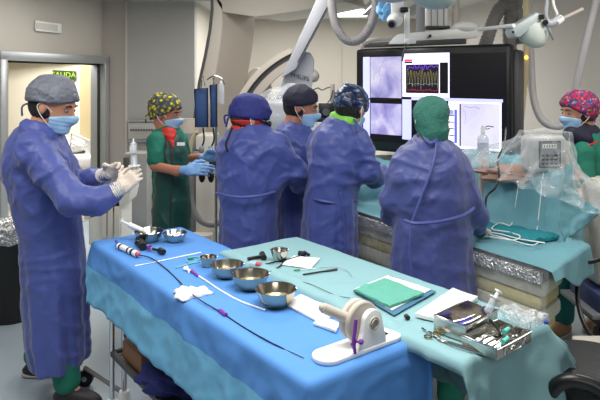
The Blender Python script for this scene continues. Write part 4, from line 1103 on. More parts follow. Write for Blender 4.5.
# 3: surgeon A, blue cap and red glasses
def ex3(root, col, hw, HR, hs, nb, armw):
    b = MB(); b.tube([hw((0.086, 0.02, 0.012)), hw((0.083, 0.06, 0.006)), hw((0.06, 0.095, 0.002)), hw((0.0, 0.115, 0.0)), hw((-0.06, 0.095, 0.002)), hw((-0.083, 0.06, 0.006)), hw((-0.086, 0.02, 0.012))], 0.008, 8); gl = b.build('goggles', M_black, root)
    b = MB(); R_ = Matrix([list(r) for r in HR.tolist()])
    for s in (-1, 1): b.ball(hw((s * 0.040, 0.103, -0.002)), (0.030, 0.012, 0.021), R_)
    b.build('lens', M_lens, gl)
    def band(P):
        q = (P - np.array(hw((0, 0, 0)), np.float32)) @ HR.astype(np.float32) / hs
        d = ell(q, (0, -0.012, 0.025), (0.094, 0.115, 0.10)); c = q[:, 2] + 0.018 - 0.25 * q[:, 1]
        return smax(smax(d, np.abs(c) - 0.017, 0.006), q[:, 1] - 0.065, 0.006) * hs
    o = np.array(hw((0, 0, 0))); sdf_obj('head_band', band, o - 0.18, o + 0.18, 0.005, M_red, root)
    def colr(P): return smax(cone(P, hw((0, -0.03, -0.085)), nb, 0.068, 0.078), -cone(P, hw((0, -0.02, -0.0)), nb, 0.052, 0.052), 0.01) + 0.006 * wrinkle(P * 2)
    sdf_obj('thyroid_collar', colr, o + [-0.2, -0.2, -0.26], o + [0.2, 0.2, -0.02], 0.007, M_red, root)
    MB().tube([W(232, 128, 3.36), W(229, 136, 3.34), (W(226, 144, 3.33)), W(228, 152, 3.33)], 0.007, 6).build('neck_tie', M_navy, root)
    MB().tube([W(216, 193, 3.36), W(236, 197, 3.27), W(258, 196, 3.27), W(275, 192, 3.36)], 0.008, 6).build('waist_tie', M_gown2, root)
p3, hw3 = person('surgeon with royal blue cap, red headband and dark goggles, leaning over the patient table', 3.5,
    [(121, 238, 262, .08), (129, 227, 272, .11), (138, 221, 281, .15), (150, 216, 288, .17), (168, 216, 290, .17), (185, 217, 286, .17), (200, 219, 279, .17), (220, 220, 277, .18), (245, 220, 277, .18), (275, 220, 277, .19), (310, 221, 277, .19)],
    [[(276, 147, 3.45, .080), (294, 172, 3.50, .072), (300, 184, 3.58, .06), (303, 188, 3.7, .045)], [(232, 150, 3.62, .080), (245, 185, 3.80, .065), (268, 190, 3.98, .045)]],
    (250, 119, 3.5, 20, 16, 1.05), hip_legs(248, 3.5), gown_m=M_gown, seed=2.3, cap=(M_capblue, 0.018, 0.020, -0.010, 0.004), mask=M_gauze, hair=M_brown, extra=ex3, wr=0.020, folds=0.016, skin_m=M_skin)
# 4: surgeon B, navy cap
p4, hw4 = person('masked surgeon with dark navy cap standing between two others, head turned right', 3.95,
    [(118, 285, 299, .07), (125, 279, 306, .10), (134, 274, 314, .14), (148, 273, 318, .17), (168, 273, 316, .17), (190, 275, 309, .17), (220, 276, 306, .17), (270, 276, 306, .18), (300, 276, 306, .18)],
    [[(310, 142, 3.9, .075), (317, 165, 3.98, .062), (312, 178, 4.12, .045)], [(284, 142, 4.0, .075), (283, 172, 4.1, .06), (300, 182, 4.25, .045)]],
    (301, 107.5, 3.95, -10, 10, 1.06), hip_legs(291, 3.95, face=(.6, .8, 0)), gown_m=M_gown, seed=3.4, cap=(M_capnavy, 0.014, 0.048, -0.02, 0.004), mask=M_mask, hair=M_hair, wr=0.018, folds=0.014, ties=False, skin_m=M_skin2)
# 5: surgeon C, dark shiny patterned cap
def ex5(root, col, hw, HR, hs, nb, armw):
    o = np.array(hw((0, 0, 0)))
    def colr(P): return smax(cone(P, hw((0, -0.015, -0.085)), nb + np.array((0, 0, 0.02)), 0.066, 0.074), -cone(P, hw((0, -0.02, 0.02)), nb, 0.05, 0.05), 0.01)
    sdf_obj('thyroid_collar', colr, o + [-0.2, -0.2, -0.24], o + [0.2, 0.2, -0.02], 0.007, M_lime, root)
    MB().tube([W(350, 118, 3.5), W(356, 122, 3.38), W(357, 132, 3.34)], 0.008, 6).build('neck_tie', M_gown2, root)
    MB().tube([W(306, 196, 3.5), W(318, 200, 3.34), W(338, 203, 3.33), W(356, 200, 3.42)], 0.008, 6).build('waist_tie', M_gown2, root)
    MB().tube([W(340, 190, 3.32), W(343, 210, 3.31), W(345, 240, 3.31), W(347, 285, 3.30)], 0.006, 6).build('back_seam', M_gown2, root)
p5, hw5 = person('surgeon seen from behind with shiny dark patterned cap and lime green collar', 3.5,
    [(115, 332, 350, .07), (122, 324, 359, .11), (130, 316, 364, .15), (142, 310, 366, .17), (160, 308, 364, .18), (185, 306, 359, .18), (210, 303, 357, .18), (245, 301, 357, .19), (280, 300, 357, .19), (310, 300, 357, .19)],
    [[(357, 141, 3.45, .080), (368, 170, 3.44, .070), (376, 178, 3.52, .055), (383, 172, 3.68, .042)], [(320, 145, 3.6, .080), (325, 180, 3.8, .06), (350, 186, 4.0, .045)]],
    (351, 109, 3.5, 48, 20, 1.02), hip_legs(330, 3.5), gown_m=M_gown, seed=5.2, cap=(M_blkshine, 0.014, 0.012, -0.035, 0.006), mask=M_mask, hair=M_hair, extra=ex5, wr=0.020, folds=0.016, ties=False)
# 6: surgeon D, green cap, from behind
def ex6(root, col, hw, HR, hs, nb, armw):
    MB().tube([W(437, 140, 2.86), W(433, 165, 2.81), W(422, 195, 2.80), W(412, 222, 2.80)], 0.006, 6).build('back_seam', M_gown2, root)
    MB().tube([W(404, 220, 2.82), W(414, 223, 2.79), W(436, 222, 2.79), W(462, 216, 2.82), W(474, 208, 2.9)], 0.008, 6).build('waist_tie', M_gown2, root)
    MB().tube([W(412, 224, 2.79), W(410, 250, 2.785), W(413, 290, 2.78)], 0.006, 6).build('back_seam', M_gown2, root)
    MB().tube([W(424, 137, 2.93), W(431, 143, 2.86), W(438, 138, 2.92)], 0.008, 6).build('neck_tie', M_gown2, root)
p6, hw6 = person('surgeon seen from behind in full blue gown with green cap, facing the monitor', 3.0,
    [(134, 420, 442, .08), (140, 412, 449, .11), (148, 402, 458, .14), (160, 394, 465, .16), (176, 388, 470, .18), (195, 392, 470, .18), (215, 396, 469, .17), (232, 393, 471, .18), (260, 391, 472, .19), (290, 389, 474, .20), (330, 388, 475, .20)],
    [[(406, 170, 3.0, .074), (393, 200, 3.02, .060), (393, 214, 3.12, .058), (404, 216, 3.28, .042)], [(456, 170, 3.0, .074), (468, 198, 2.98, .060), (477, 216, 3.02, .056), (478, 227, 3.12, .042)]],
    (431, 121, 3.0, 96, 8, 0.94), hip_legs(431, 3.0), gown_m=M_gown3, seed=6.6, cap=(M_capteal, 0.012, 0.010, -0.150, 0.0), mask=M_mask, hair=None, extra=ex6, wr=0.020, folds=0.014, ties=False)
wD = W(478, 227, 3.13)
hand('glove', M_glove, p6, wD, W(481, 236, 3.28) - wD, (0.1, 0, -1), side=-1, curl=(20, 25, 20), sc=0.9, thumb=0.3)
wD = W(405, 216, 3.29)
hand('glove', M_glove, p6, wD, W(412, 222, 3.42) - wD, (0, 0, -1), side=1, curl=(20, 25, 20), sc=0.9, thumb=0.3)
# 7: nurse at right
def ex7(root, col, hw, HR, hs, nb, armw):
    o = np.array(hw((0, 0, 0)))
    def colr(P): return smin(cone(P, hw((0, 0.0, -0.11)), nb, 0.078, 0.085), cone(P, W(571, 134, 3.8), W(585, 140, 3.8), 0.05, 0.05), 0.03) + 0.004 * wrinkle(P * 2)
    sdf_obj('thyroid_collar', colr, o + [-0.24, -0.3, -0.30], o + [0.24, 0.24, -0.06], 0.007, M_navy, root)
    c = rows_px([(136, 578, 604, .09), (146, 576, 612, .13), (158, 580, 614, .15), (176, 582, 616, .16), (200, 580, 618, .16), (225, 578, 618, .17)], 3.9)
    def vs_(P): return smax(column(P, c) + 0.006 * wrinkle(P, 2), -cone(P, W(575, 150, 3.66), W(572, 190, 3.62), 0.09, 0.09), 0.01)
    sdf_obj('lead_vest', vs_, W(560, 232, 3.66), W(632, 130, 4.14), 0.010, M_vest, root)
    MB().tube([W(577, 150, 3.74), W(587, 146, 3.72), W(598, 141, 3.76)], 0.006, 6).build('vest_strap', M_redp, root)
p7, hw7 = person('nurse in green scrubs with red patterned cap and blue mask, standing at the right edge', 3.9,
    [(128, 578, 598, .07), (137, 575, 606, .10), (148, 572, 614, .13), (165, 574, 616, .15), (190, 574, 616, .15), (215, 572, 616, .16), (245, 566, 610, .16)],
    [[(583, 152, 3.76, .068), (585, 190, 3.70, .052), (572, 205, 3.62, .034), (560, 206, 3.58, .028)], [(606, 152, 4.02, .068), (612, 188, 4.08, .052), (598, 205, 4.1, .034), (590, 207, 4.1, .028)]],
    (578.5, 112.5, 3.9, 190, 4, 1.03), [
        [tuple(W(572, 232, 3.92)), (W(566, 280, 3.95).x, 3.95, .50), (W(563, 322, 3.98).x, 3.98, .10), (-0.7, -.6, 0)],
        [tuple(W(598, 235, 3.98)), (2.02, 4.05, .50), (2.05, 4.1, .10), (-0.7, -.5, 0)]],
    gown_m=M_scrub, gown_name='scrub_top', short=True, seed=7.7, cap=(M_redprint, 0.022, 0.050, -0.085, 0.0), mask=M_mask, hair=M_brown, extra=ex7, wr=0.014, folds=0.006, shoe_m=mat('brown_clog', (160, 120, 90), 0.6), trousers=mat('teal_trousers', (30, 118, 116), 0.8, bump=(12, 0.4)))
wR = W(561, 206, 3.58); hand('hand', M_skin, p7, wR, W(550, 208, 3.52) - wR, (0, 0.4, -1), side=-1, curl=(20, 25, 20), sc=0.9, thumb=0.3)

# ================================================================== INSTRUMENT TABLES
ZB = 0.885; ZG = 0.898
A = Vector((-1.044, 2.98, 0)); d = Vector((0.608, -0.794, 0)).normalized(); n = Vector((0.794, 0.608, 0)).normalized()
G0 = A + n * 0.394 + d * 0.585
def drape(name, O, L, w, z, drop, m, m2=None, cyan=None, res=0.022, r=0.018, flare=0.05, amp=0.02, seed=0, topn=0.0015, parent=None, dd=d, nn=n, fn=None, split=None, hm=None, freq=1.0, cre=0.016):
    """drop = (minus n, plus n, far end, near end)"""
    s0, s1 = -drop[2], L + drop[3]; t0, t1 = -drop[0], w + drop[1]
    ns = int((s1 - s0) / res) + 1; nt = int((t1 - t0) / res) + 1
    V = []; Fc = []; FM = []; Q = np.zeros((ns + 1, nt + 1)); KK = []; OD = []
    for i in range(ns + 1):
        s = s0 + (s1 - s0) * i / ns
        for j in range(nt + 1):
            t = t0 + (t1 - t0) * j / nt
            # ragged hem
            cs = min(max(s, r), L - r); ct = min(max(t, r), w - r)
            os_, ot = s - cs, t - ct
            q = math.hypot(os_, ot)
            base = O + dd * cs + nn * ct
            if q < 1e-6:
                zz = z + topn * noise.noise(Vector((s * 7, t * 7, seed)))
                if hm: zz += hm(s, t)
                V.append((base.x, base.y, zz)); KK.append(0); OD.append((0, 0)); continue
            od = (dd * os_ + nn * ot) / q
            ar = r * PI / 2
            if q < ar: out, dn_ = r * math.sin(q / r), r * (1 - math.cos(q / r))
            else: out, dn_ = r, r + (q - ar)
            k = max(0, q - ar)
            tang = (cs * 1.0 + (ct if abs(os_) > abs(ot) else 0))
            cor = min(abs(os_), abs(ot)) / q
            f_ = noise.noise(Vector((cs * 5 * freq, ct * 5 * freq, seed + k * 1.2))) + 0.5 * noise.noise(Vector((cs * 12 * freq, ct * 12 * freq, seed + k * 2))) + 0.9 * cor * math.sin(math.atan2(ot, os_) * 7)
            out += flare * k + amp * f_ * min(1, k / 0.12) + 0.10 * cor * k
            dn_ *= (1 - 0.10 * cor) * (1 + 0.05 * noise.noise(Vector((cs * 3, ct * 3, seed + 4))))
            p = base + od * out; zz = max(0.02, z - dn_)
            if hm: zz += hm(cs, ct) * max(0, 1 - k / 0.1)
            if fn: p, zz = fn(p, zz, s, t, k)
            KK.append(k); OD.append((od.x, od.y)); V.append((p.x, p.y, zz)); Q[i, j] = k if not split else split(s, t, k)
    for i in range(ns):
        for j in range(nt):
            a = i * (nt + 1) + j
            Fc.append((a, a + nt + 1, a + nt + 2, a + 1)); FM.append(1 if (m2 and Q[i, j] > cyan) else 0)
    OD = np.array(OD); Va = np.array(V); Kq = np.array(KK); cr_ = creases(Va * np.array((0.9, 0.9, 0.8)), seed * 1.0)
    Va[:, :2] += OD * (cre * np.minimum(1, Kq / 0.05) * cr_)[:, None]
    Va[:, 2] += 0.0016 * cr_ * (Kq <= 0)
    V = Va.tolist()
    o = mk(name, V, Fc, m, parent, True, None, mats=[m2] if m2 else None, fm=FM)
    sol = o.modifiers.new('thickness', 'SOLIDIFY'); sol.thickness = 0.002; sol.offset = -1
    return o
bl_split = lambda s, t, k: (k if t < 0 else 0)
bl = drape('table_drape', A, 1.75, 0.50, ZB, (0.29, 0.10, 0.10, 0.55), M_drapeb, M_drapec, 0.11, seed=3, amp=0.022, flare=0.05, split=bl_split, res=0.014, cre=0.010)
tag(bl, 'bright blue disposable drape with pale blue edge covering the nearer instrument table', 'table drape')
def ghm(s, t):
    # rumpled rolled border along the blue side
    e = math.exp(-((t - 0.035) / 0.03) ** 2)
    return 0.012 * e * (0.7 + 0.9 * noise.noise(Vector((s * 11, t * 6, 2)))) + 0.004 * max(0, noise.noise(Vector((s * 3, t * 5, 9))))
def gfn(p, zz, s, t, k):
    q = max(0, min(1, (t - 0.15) / 0.3)) * max(0, min(1, (s - 1.0) / 0.37))
    return p + n * (0.42 * k * q) + d * (0.10 * k * q), zz + 0.10 * k * q
gr = drape('table_drape', G0, 1.37, 0.45, ZG, (0.03, 0.40, 0.03, 0.46), M_drapeg, seed=11, amp=0.035, flare=0.12, r=0.010, hm=ghm, res=0.014, fn=gfn, cre=0.022)
tag(gr, 'aqua green cloth drape covering the farther instrument table beside the surgeons', 'table drape')
def table(label, O, L, w, z, legs=True):
    ctr = O + d * L / 2 + n * w / 2
    t_ = thing('instrument_table', label, 'table', (ctr.x, ctr.y, 0))
    R_ = Matrix((d, n, Vector((0, 0, 1)))).transposed()
    MB().box(ctr + up(z - 0.018), (L, w, 0.025), M=R_, bev=0.006).build('tabletop', M_steel, t_)
    for s in (0.06, L - 0.06):
        for t in (0.05, w - 0.05):
            p = O + d * s + n * t
            lg = MB().cyl(p + up(0.10), p + up(z - 0.03), 0.0125).build('leg', M_chrome, t_)
            b = MB(); b.cyl(p + up(0.05) - d * 0.012, p + up(0.05) + d * 0.012, 0.05, seg=24); b.build('castor', M_black, lg)
            b = MB(); b.cyl(p + up(0.095), p + up(0.11), 0.022); b.build('leg_collar', M_white, lg)
    for s in (0.06, L - 0.06):
        b = MB(); b.cyl(O + d * s + n * 0.05 + up(0.34), O + d * s + n * (w - 0.05) + up(0.34), 0.012); b.build('cross_bar', M_dkgrey, t_)
    b = MB()
    for t in (0.05, w - 0.05): b.box(O + d * L / 2 + n * t + up(0.34), (L - 0.12, 0.022, 0.022), M=R_)
    b.build('side_rail', M_dkgrey, t_)
    b = MB(); b.box(ctr + up(0.33), (L - 0.16, w - 0.10, 0.008), M=R_, bev=0.002); b.build('lower_shelf', mat('shelf_steel', (120, 122, 126), 0.35, 0.8), t_)
    return t_
t1 = table('chrome legged instrument table under the bright blue drape', A + d * 0.03 + n * 0.03, 1.69, 0.44, ZB - 0.008)
O2 = G0 + n * 0.135 + d * 0.03
t2 = table('chrome legged instrument table under the aqua green drape', O2, 1.31, 0.29, ZG - 0.006)
# small trolley leg pair seen by the far end
mt = thing('mayo_stand', 'slim chrome stand on a castor behind the left surgeon\'s gown, under the drape end', 'stand', (-0.93, 3.08, 0))
pA = Vector((-0.905, 3.09, 0)); pC = Vector((W(85, 377, 3.30).x, 3.30, 0))
MB().cyl(pA + up(0.06), pA + up(ZB - 0.06), 0.014).build('pole', M_chrome, mt)
MB().cyl(pA + up(0.04), pA + up(0.085), 0.035, 0.025).build('foot_cap', M_white, mt)
MB().tube([pA + up(0.07), pC + up(0.10), pC + up(0.07)], 0.012, 8, smooth=False).build('base_bar', M_dkgrey, mt)
b = MB(); b.cyl(pC + up(0.045) - Vector((0.0, 0.014, 0)), pC + up(0.045) + Vector((0.0, 0.014, 0)), 0.045, seg=24); b.build('castor', M_black, mt)
b = MB(); b.cyl(pC + up(0.045) - Vector((0.0, 0.016, 0)), pC + up(0.045) + Vector((0, 0.016, 0)), 0.015, seg=16); b.build('castor_hub', M_steel, mt)
# dark blue cloth on the shelf
cl = crumpled_bag('folded_cloth', A + d * 0.62 + n * 0.22 + up(0.40), (0.20, 0.14, 0.075), mat('navy_cloth', (32, 42, 110), 0.8, bump=(10, .4)), None, 5, 0.15)
tag(cl, 'crumpled dark blue cloth lying on the lower shelf under the blue drape', 'cloth')
cb = MB().box(A + d * 0.28 + n * 0.2 + up(0.385), (0.22, 0.2, 0.09), rz=-0.9, bev=0.01).build('box_body', mat('brown_box', (150, 110, 82), 0.7), None)
cb.name = 'cardboard_box'; tag(cb, 'small brown box on the lower shelf beside the chrome legs', 'box')

# ------------------------------------------------------------------ things on the tables
def bowl(label, px, py, wpx, hh, zt, m=M_steelw, group=None, liquid=False, cat='bowl', taper=0.62):
    Yc = F * (H - zt - hh) / (py - HOR); r = wpx / 2 / F * Yc
    c = Vector(((px - 300) / F * Yc, Yc, zt + 0.0015))
    t_ = thing('steel_bowl', label, cat, c, group)
    pr_ = [(0, 0), (r * taper * 0.9, 0.0), (r * taper, 0.004), (r * 0.86, hh * 0.5), (r * 0.965, hh * 0.92), (r * 1.0, hh), (r * 0.985, hh * 1.01), (r * 0.95, hh * 0.93), (r * 0.84, hh * 0.5), (r * taper * 0.93, 0.0065), (0, 0.0045)]
    MB().lathe(pr_, c, seg=48).build('bowl_body', m, t_)
    b = MB(); v_ = [(c.x + r * 0.995 * math.cos(k * PI / 24), c.y + r * 0.995 * math.sin(k * PI / 24), c.z + hh) for k in range(49)]
    b.tube(v_, 0.0016, 6, smooth=False); b.build('rim', M_chrome, t_)
    if liquid: MB().lathe([(0, hh * 0.42), (r * 0.81, hh * 0.42), (r * 0.81, hh * 0.41), (0, hh * 0.41)], c, seg=32).build('liquid', M_liquid, t_)  # disc colour carries the painted golden reflection
    return c, r
bz = ZB + 0.001
bowl('largest steel bowl, nearest the camera on the blue drape', 276, 289, 41, 0.058, bz, liquid=True)
bowl('steel bowl second from the camera in the row of bowls', 250.5, 274, 38, 0.055, bz, liquid=True)
bowl('steel bowl third from the camera, between the small cup and the second bowl', 227, 264.5, 34, 0.050, bz, liquid=True)
bowl('small steel cup at the far end of the row of bowls', 208.5, 257, 17, 0.040, bz, cat='cup', taper=0.75)
cA, rA = bowl('steel bowl at the far left end of the table with a syringe leaning in it', 149, 231, 29, 0.050, bz, m=M_steelw)
cB, rB = bowl('shallow steel bowl holding small metal parts at the far end', 175, 233, 24, 0.042, bz, m=M_steel)
bowl('small steel bowl on the aqua drape before the surgeons', 279.5, 250, 18, 0.045, ZG + 0.003, m=M_steel)
for k in range(5):
    o = MB().ball(cB + Vector((0.022 * math.cos(k * 1.3), 0.022 * math.sin(k * 1.3), 0.03)), (0.012, 0.009, 0.008), seg=10).build('metal_fitting', M_chrome, None)
    tag(o, 'small shiny metal fitting lying in the shallow far bowl', 'fitting', 'metal fittings in the far bowl')
def P(px, py, dz=0.003, z=ZB): return T(px, py, z + dz)
# white syringe leaning into far bowl
s1 = thing('syringe', 'white plastic syringe leaning in the far left steel bowl', 'syringe', cA + up(0.03))
a0 = W(141, 230, cA.y - 0.01); b0 = W(121, 221, cA.y - 0.02)
dv = (a0 - b0); k = MB(); k.lathe([(0, 0), (0.013, 0.001), (0.013, 0.075), (0.006, 0.08), (0, 0.08)], b0 + dv * 0.38, dv.normalized(), 18); k.build('barrel', M_gauze, s1)
k = MB(); k.cyl(b0, b0 + dv * 0.45, 0.006); k.cyl(b0, b0 + dv.normalized() * 0.004, 0.016); k.build('plunger', M_white, s1)
k = MB(); k.cyl(a0, a0 + dv.normalized() * 0.03, 0.012, 0.009); k.build('nozzle', M_white, s1)
# black manifold device
mf = thing('syringe_manifold', 'black and clear connector tubes in front of the far steel bowls', 'connector', P(152, 247))
k = MB(); k.cyl(P(137, 243, .018), P(146, 246, .018), 0.014); k.build('black_body', M_black, mf)
k = MB(); k.cyl(P(139, 239, .018), P(143, 247, .018), 0.018); k.build('black_knob', M_blackm, mf)
k = MB(); k.cyl(P(146, 246, .015), P(153, 249, .013), 0.010); k.build('barrel', M_glass, mf)
k = MB(); k.cyl(P(153, 249, .014), P(161, 251, .014), 0.006); k.cyl(P(160, 250.5, .016), P(164, 252, .016), 0.015, 0.012); k.build('plunger', M_black, mf)
k = MB(); k.cyl(P(149, 247, .018), P(150.5, 248, .018), 0.012); k.build('ring', M_purple, mf)
# white device with black bands and guide wire
gd = thing('catheter_device', 'white cylindrical catheter handle with black bands at the far left', 'catheter', P(128, 250))
a_, b_ = P(119, 246, .016), P(137, 254, .016); dv = b_ - a_
k = MB(); k.cyl(a_, b_, 0.014, seg=24); k.build('handle_body', M_white, gd)
k = MB()
for f0, f1 in ((0.10, 0.18), (0.55, 0.62), (0.74, 0.84)): k.cyl(a_ + dv * f0, a_ + dv * f1, 0.0148, seg=24)
k.build('black_band', M_black, gd)
k = MB(); k.cyl(b_, b_ + dv.normalized() * 0.018, 0.011, 0.008, seg=20); k.build('front_ring', M_pink, gd)
k = MB(); k.cyl(a_ - dv.normalized() * 0.02, a_, 0.008); k.cyl(P(116, 241, .02), P(119, 246, .016), 0.006); k.build('blue_valve', M_bluep, gd)
wr_ = [P(139, 255, .014), P(151, 258, .006), P(164, 267, .004), P(178, 280, .004), P(187, 290, .010)]
MB().tube(wr_, 0.0026, 8, 10).build('black_shaft', M_black, gd)
MB().tube([P(187, 290, .012), P(200, 300, .010), P(222, 313, .004), P(245, 328, .003), P(268, 341, .003), P(284, 349, .003)], 0.0022, 8, 10).build('guide_wire', M_black, gd)
MB().tube([P(284, 349, .003), P(293, 353, .003), P(304, 358, .003)], 0.0016, 8, 6).build('wire_tip', M_chrome, gd)
k = MB(); k.cyl(P(221, 311, .007), P(226, 315, .007), 0.0085, 0.007); k.cyl(P(219, 310, .007), P(221, 311, .007), 0.005); tq = k.build('torque_grip', M_purple, gd)
# gauze
bm_ = bmesh.new(); bmesh.ops.create_icosphere(bm_, subdivisions=4, radius=1); gc = P(190, 295, 0.0)
for v_ in bm_.verts:
    a = math.atan2(v_.co.y, v_.co.x); rr = 0.062 * (1 + 0.28 * math.sin(3 * a + 1) + 0.16 * math.sin(7 * a + .5))
    zz = max(0, v_.co.z) * 0.022 * (1 + 0.9 * noise.noise(v_.co * 3))
    v_.co = gc + Vector((v_.co.x * rr, v_.co.y * rr * 0.85, zz + 0.002))
tag(MB().bm(bm_).build('gauze_swab', M_gauze, None, angle=None), 'crumpled white gauze swab lying across the black guide wire', 'gauze')
# white rod
o = MB().tube([P(135, 266), P(165, 260), P(201, 252.5)], 0.0035, 8, smooth=False).build('catheter_rod', M_white, None)
tag(o, 'thin straight white catheter rod lying behind the black guide wire', 'catheter')
tc_ = thing('coiled_line', 'thin pale green plastic line looped near the small cup', 'line', P(188, 262))
MB().tube([P(176, 268), P(186, 265), P(197, 261), P(200, 258), P(194, 257), P(187, 259), P(190, 263), P(200, 262)], 0.0028, 8, 8).build('tube', mat('pale_green_tube', (110, 190, 180), 0.4), tc_)
MB().cyl(P(188, 259, .004), P(193, 258, .004), 0.006).build('connector', M_grn, tc_)
ct_ = thing('catheter_tube', 'long thin white catheter tube with purple hub curving beside the bowls', 'catheter', P(225, 285))
MB().tube([P(197, 275, .006), P(205, 280, .004), P(220, 290, .003), P(240, 301, .003), P(265, 310, .003)], 0.0034, 8, 10).build('tube', M_white, ct_)
MB().cyl(P(192, 271, .008), P(198, 276, .006), 0.008, 0.005).build('hub', M_purple, ct_)
k = MB(); k.cyl(P(184, 269, .007), P(192, 271, .008), 0.005); k.ball(P(185, 268.5, .009), 0.009); k.cyl(P(187, 266, .012), P(189, 273, .006), 0.003); k.build('stopcock', M_gauze, ct_)
# control device near end
def dev():
    c0, c1 = P(328, 359, 0), P(386, 337.5, 0); ax = (c1 - c0).normalized(); pe = Vector((-ax.y, ax.x, 0)); r = 0.047
    t_ = thing('torque_device', 'white oval-based stand with beige drum and peg handle on the blue drape', 'device', (c0 + c1) / 2)
    b = MB(); poly = []
    for k in range(17): a = -PI / 2 + PI * k / 16; poly.append(c1 + ax * (r * math.cos(a)) + pe * (r * math.sin(a)))
    for k in range(17): a = PI / 2 + PI * k / 16; poly.append(c0 + ax * (r * math.cos(a)) + pe * (r * math.sin(a)))
    b.prism([p + up(0.001) for p in poly], (0, 0, 0.014), bev=0.004); b.build('base_plate', M_white, t_)
    dc = c0.lerp(c1, 0.50) + up(0.094)      # drum centre
    # upright
    fx = -pe * 0.020
    b = MB(); pl = []
    for sx, sz in ((-0.062, 0.012), (0.068, 0.012), (0.060, 0.03), (0.046, 0.085)): pl.append((sx, sz))
    top = [(0.036 * math.cos(a) + 0.008, 0.088 + 0.034 * math.sin(a)) for a in [PI * k / 12 for k in range(13)]]
    pl = [(-0.058, 0.013), (0.062, 0.013), (0.058, 0.04)] + top + [(-0.034, 0.06), (-0.046, 0.030)]
    cb_ = c0.lerp(c1, 0.56)
    pts = [cb_ + ax * x + up(z) - pe * 0.044 for x, z in pl]
    b.prism(pts, pe * 0.020, bev=0.003); up_ = b.build('upright', M_white, t_)
    hub = cb_ + ax * 0.008 + up(0.083) - pe * 0.046
    b = MB(); b.lathe([(0.015, 0.0), (0.019, 0.003), (0.019, -0.004), (0.013, -0.004), (0.013, 0.006)], hub, -pe, 28); b.build('hub_ring', M_offwhite, up_)
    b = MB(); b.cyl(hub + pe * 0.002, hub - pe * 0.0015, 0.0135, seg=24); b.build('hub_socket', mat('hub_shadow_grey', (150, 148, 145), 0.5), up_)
    dc = cb_ - ax * 0.012 + up(0.082)
    b = MB(); b.lathe([(0, 0.0), (0.058, 0.0), (0.062, 0.004), (0.062, 0.016), (0.058, 0.020), (0.048, 0.021), (0.048, 0.025), (0.056, 0.026), (0.060, 0.030), (0.060, 0.044), (0.056, 0.048), (0, 0.048)], dc - pe * 0.022, pe, 48)
    dr = b.build('drum', M_beige, t_)
    h0 = dc - ax * 0.035 + up(0.012) + pe * 0.0; h1 = W(322.5, 307.5, h0.y - 0.02)
    b = MB(); b.tube([h0, h0.lerp(h1, .5), h0.lerp(h1, .93), h1], lambda t: 0.0165 * (1 - 0.12 * t) if t < 0.97 else 0.010, 20, 4, smooth=True); b.ball(h1, 0.0125); b.build('peg_handle', M_beige, dr)
    b = MB(); q0 = cb_ - ax * 0.068 - pe * 0.045
    b.tube([q0 + up(0.016), q0 + up(0.05) - ax * 0.006, q0 + up(0.085), q0 + up(0.112) + ax * 0.004], 0.0055, 10, 6)
    b.tube([q0 + up(0.04), q0 + up(0.045) - ax * 0.014], 0.004, 8); b.tube([q0 + up(0.05), q0 + up(0.042) + ax * 0.02], 0.0065, 8); b.ball(q0 + up(0.042) + ax * 0.024, 0.008); b.build('purple_clip', M_purple, t_)
    lb = c0.lerp(c1, 0.94)
    b = MB(); b.box(lb + up(0.0155), (0.030, 0.024, 0.0012), M=Matrix((ax, pe, Vector((0, 0, 1)))).transposed()); b.build('black_label', M_black, t_)
dev()
# paper sheets near the drum
def sheet(name, label, pts, m, z, th=0.003, cat='towel', rump=0.002, bev=0.0, parent=None, nsub=14):
    p = [T(x, y, z) for x, y in pts]; V = []; Fc = []
    for lay in (1, 0):
        for i in range(nsub + 1):
            for j in range(nsub + 1):
                u, v = i / nsub, j / nsub
                q = p[0] * (1 - u) * (1 - v) + p[1] * u * (1 - v) + p[2] * u * v + p[3] * (1 - u) * v
                if lay:
                    edge = min(u, 1 - u, v, 1 - v)
                    q = q + up(th * (0.7 + 0.3 * min(1, edge * 8)) + rump * (noise.noise(Vector((q.x * 26, q.y * 26, z))) + 0.5))
                else: q = q + up(0.0006)
                V.append(q)
    N_ = (nsub + 1) ** 2
    for i in range(nsub):
        for j in range(nsub):
            a = i * (nsub + 1) + j
            Fc.append((a, a + nsub + 1, a + nsub + 2, a + 1)); Fc.append((N_ + a, N_ + a + 1, N_ + a + nsub + 2, N_ + a + nsub + 1))
    per = [i * (nsub + 1) for i in range(nsub + 1)] + [nsub * (nsub + 1) + j for j in range(1, nsub + 1)] + [i * (nsub + 1) + nsub for i in range(nsub - 1, -1, -1)] + [j for j in range(nsub - 1, 0, -1)]
    for k in range(len(per)):
        a, b_ = per[k], per[(k + 1) % len(per)]; Fc.append((a, b_, N_ + b_, N_ + a))
    bm_ = bmesh.new(); vv = [bm_.verts.new(v) for v in V]
    for f in Fc: bm_.faces.new([vv[i] for i in f])
    bmesh.ops.recalc_face_normals(bm_, faces=bm_.faces)
    o = MB().bm(bm_).build(name, m, parent, angle=60)
    if parent is None: tag(o, label, cat)
    return o
sheet('paper_towel', 'folded white paper towel between the nearest bowl and the aqua drape', [(282, 304), (301, 296), (338, 312), (322, 325)], M_paper, ZB + 0.002, 0.008)
sheet('paper_towel', 'folded white paper towel peeking out beside the beige peg handle', [(313, 325), (322, 318), (340, 325), (336, 333)], M_paper, ZB + 0.004, 0.010)
zg = ZG + 0.006
sheet('paper_sheet', 'white paper sheet behind the small steel bowl on the aqua drape', [(281, 265), (294, 256), (320, 259), (311, 269)], M_paper, zg - .001, 0.003)
def Pg(px, py, dz=0.004): return T(px, py, zg - 0.002 + dz)
gn = thing('connector_set', 'black and pink connectors on a dark cable before the small steel bowl', 'connector', Pg(258, 261))
k = MB(); k.cyl(Pg(248, 259, .01), Pg(264, 256, .01), 0.008); k.cyl(Pg(262, 254, .01), Pg(264, 258, .01), 0.013); k.build('black_plunger', M_black, gn)
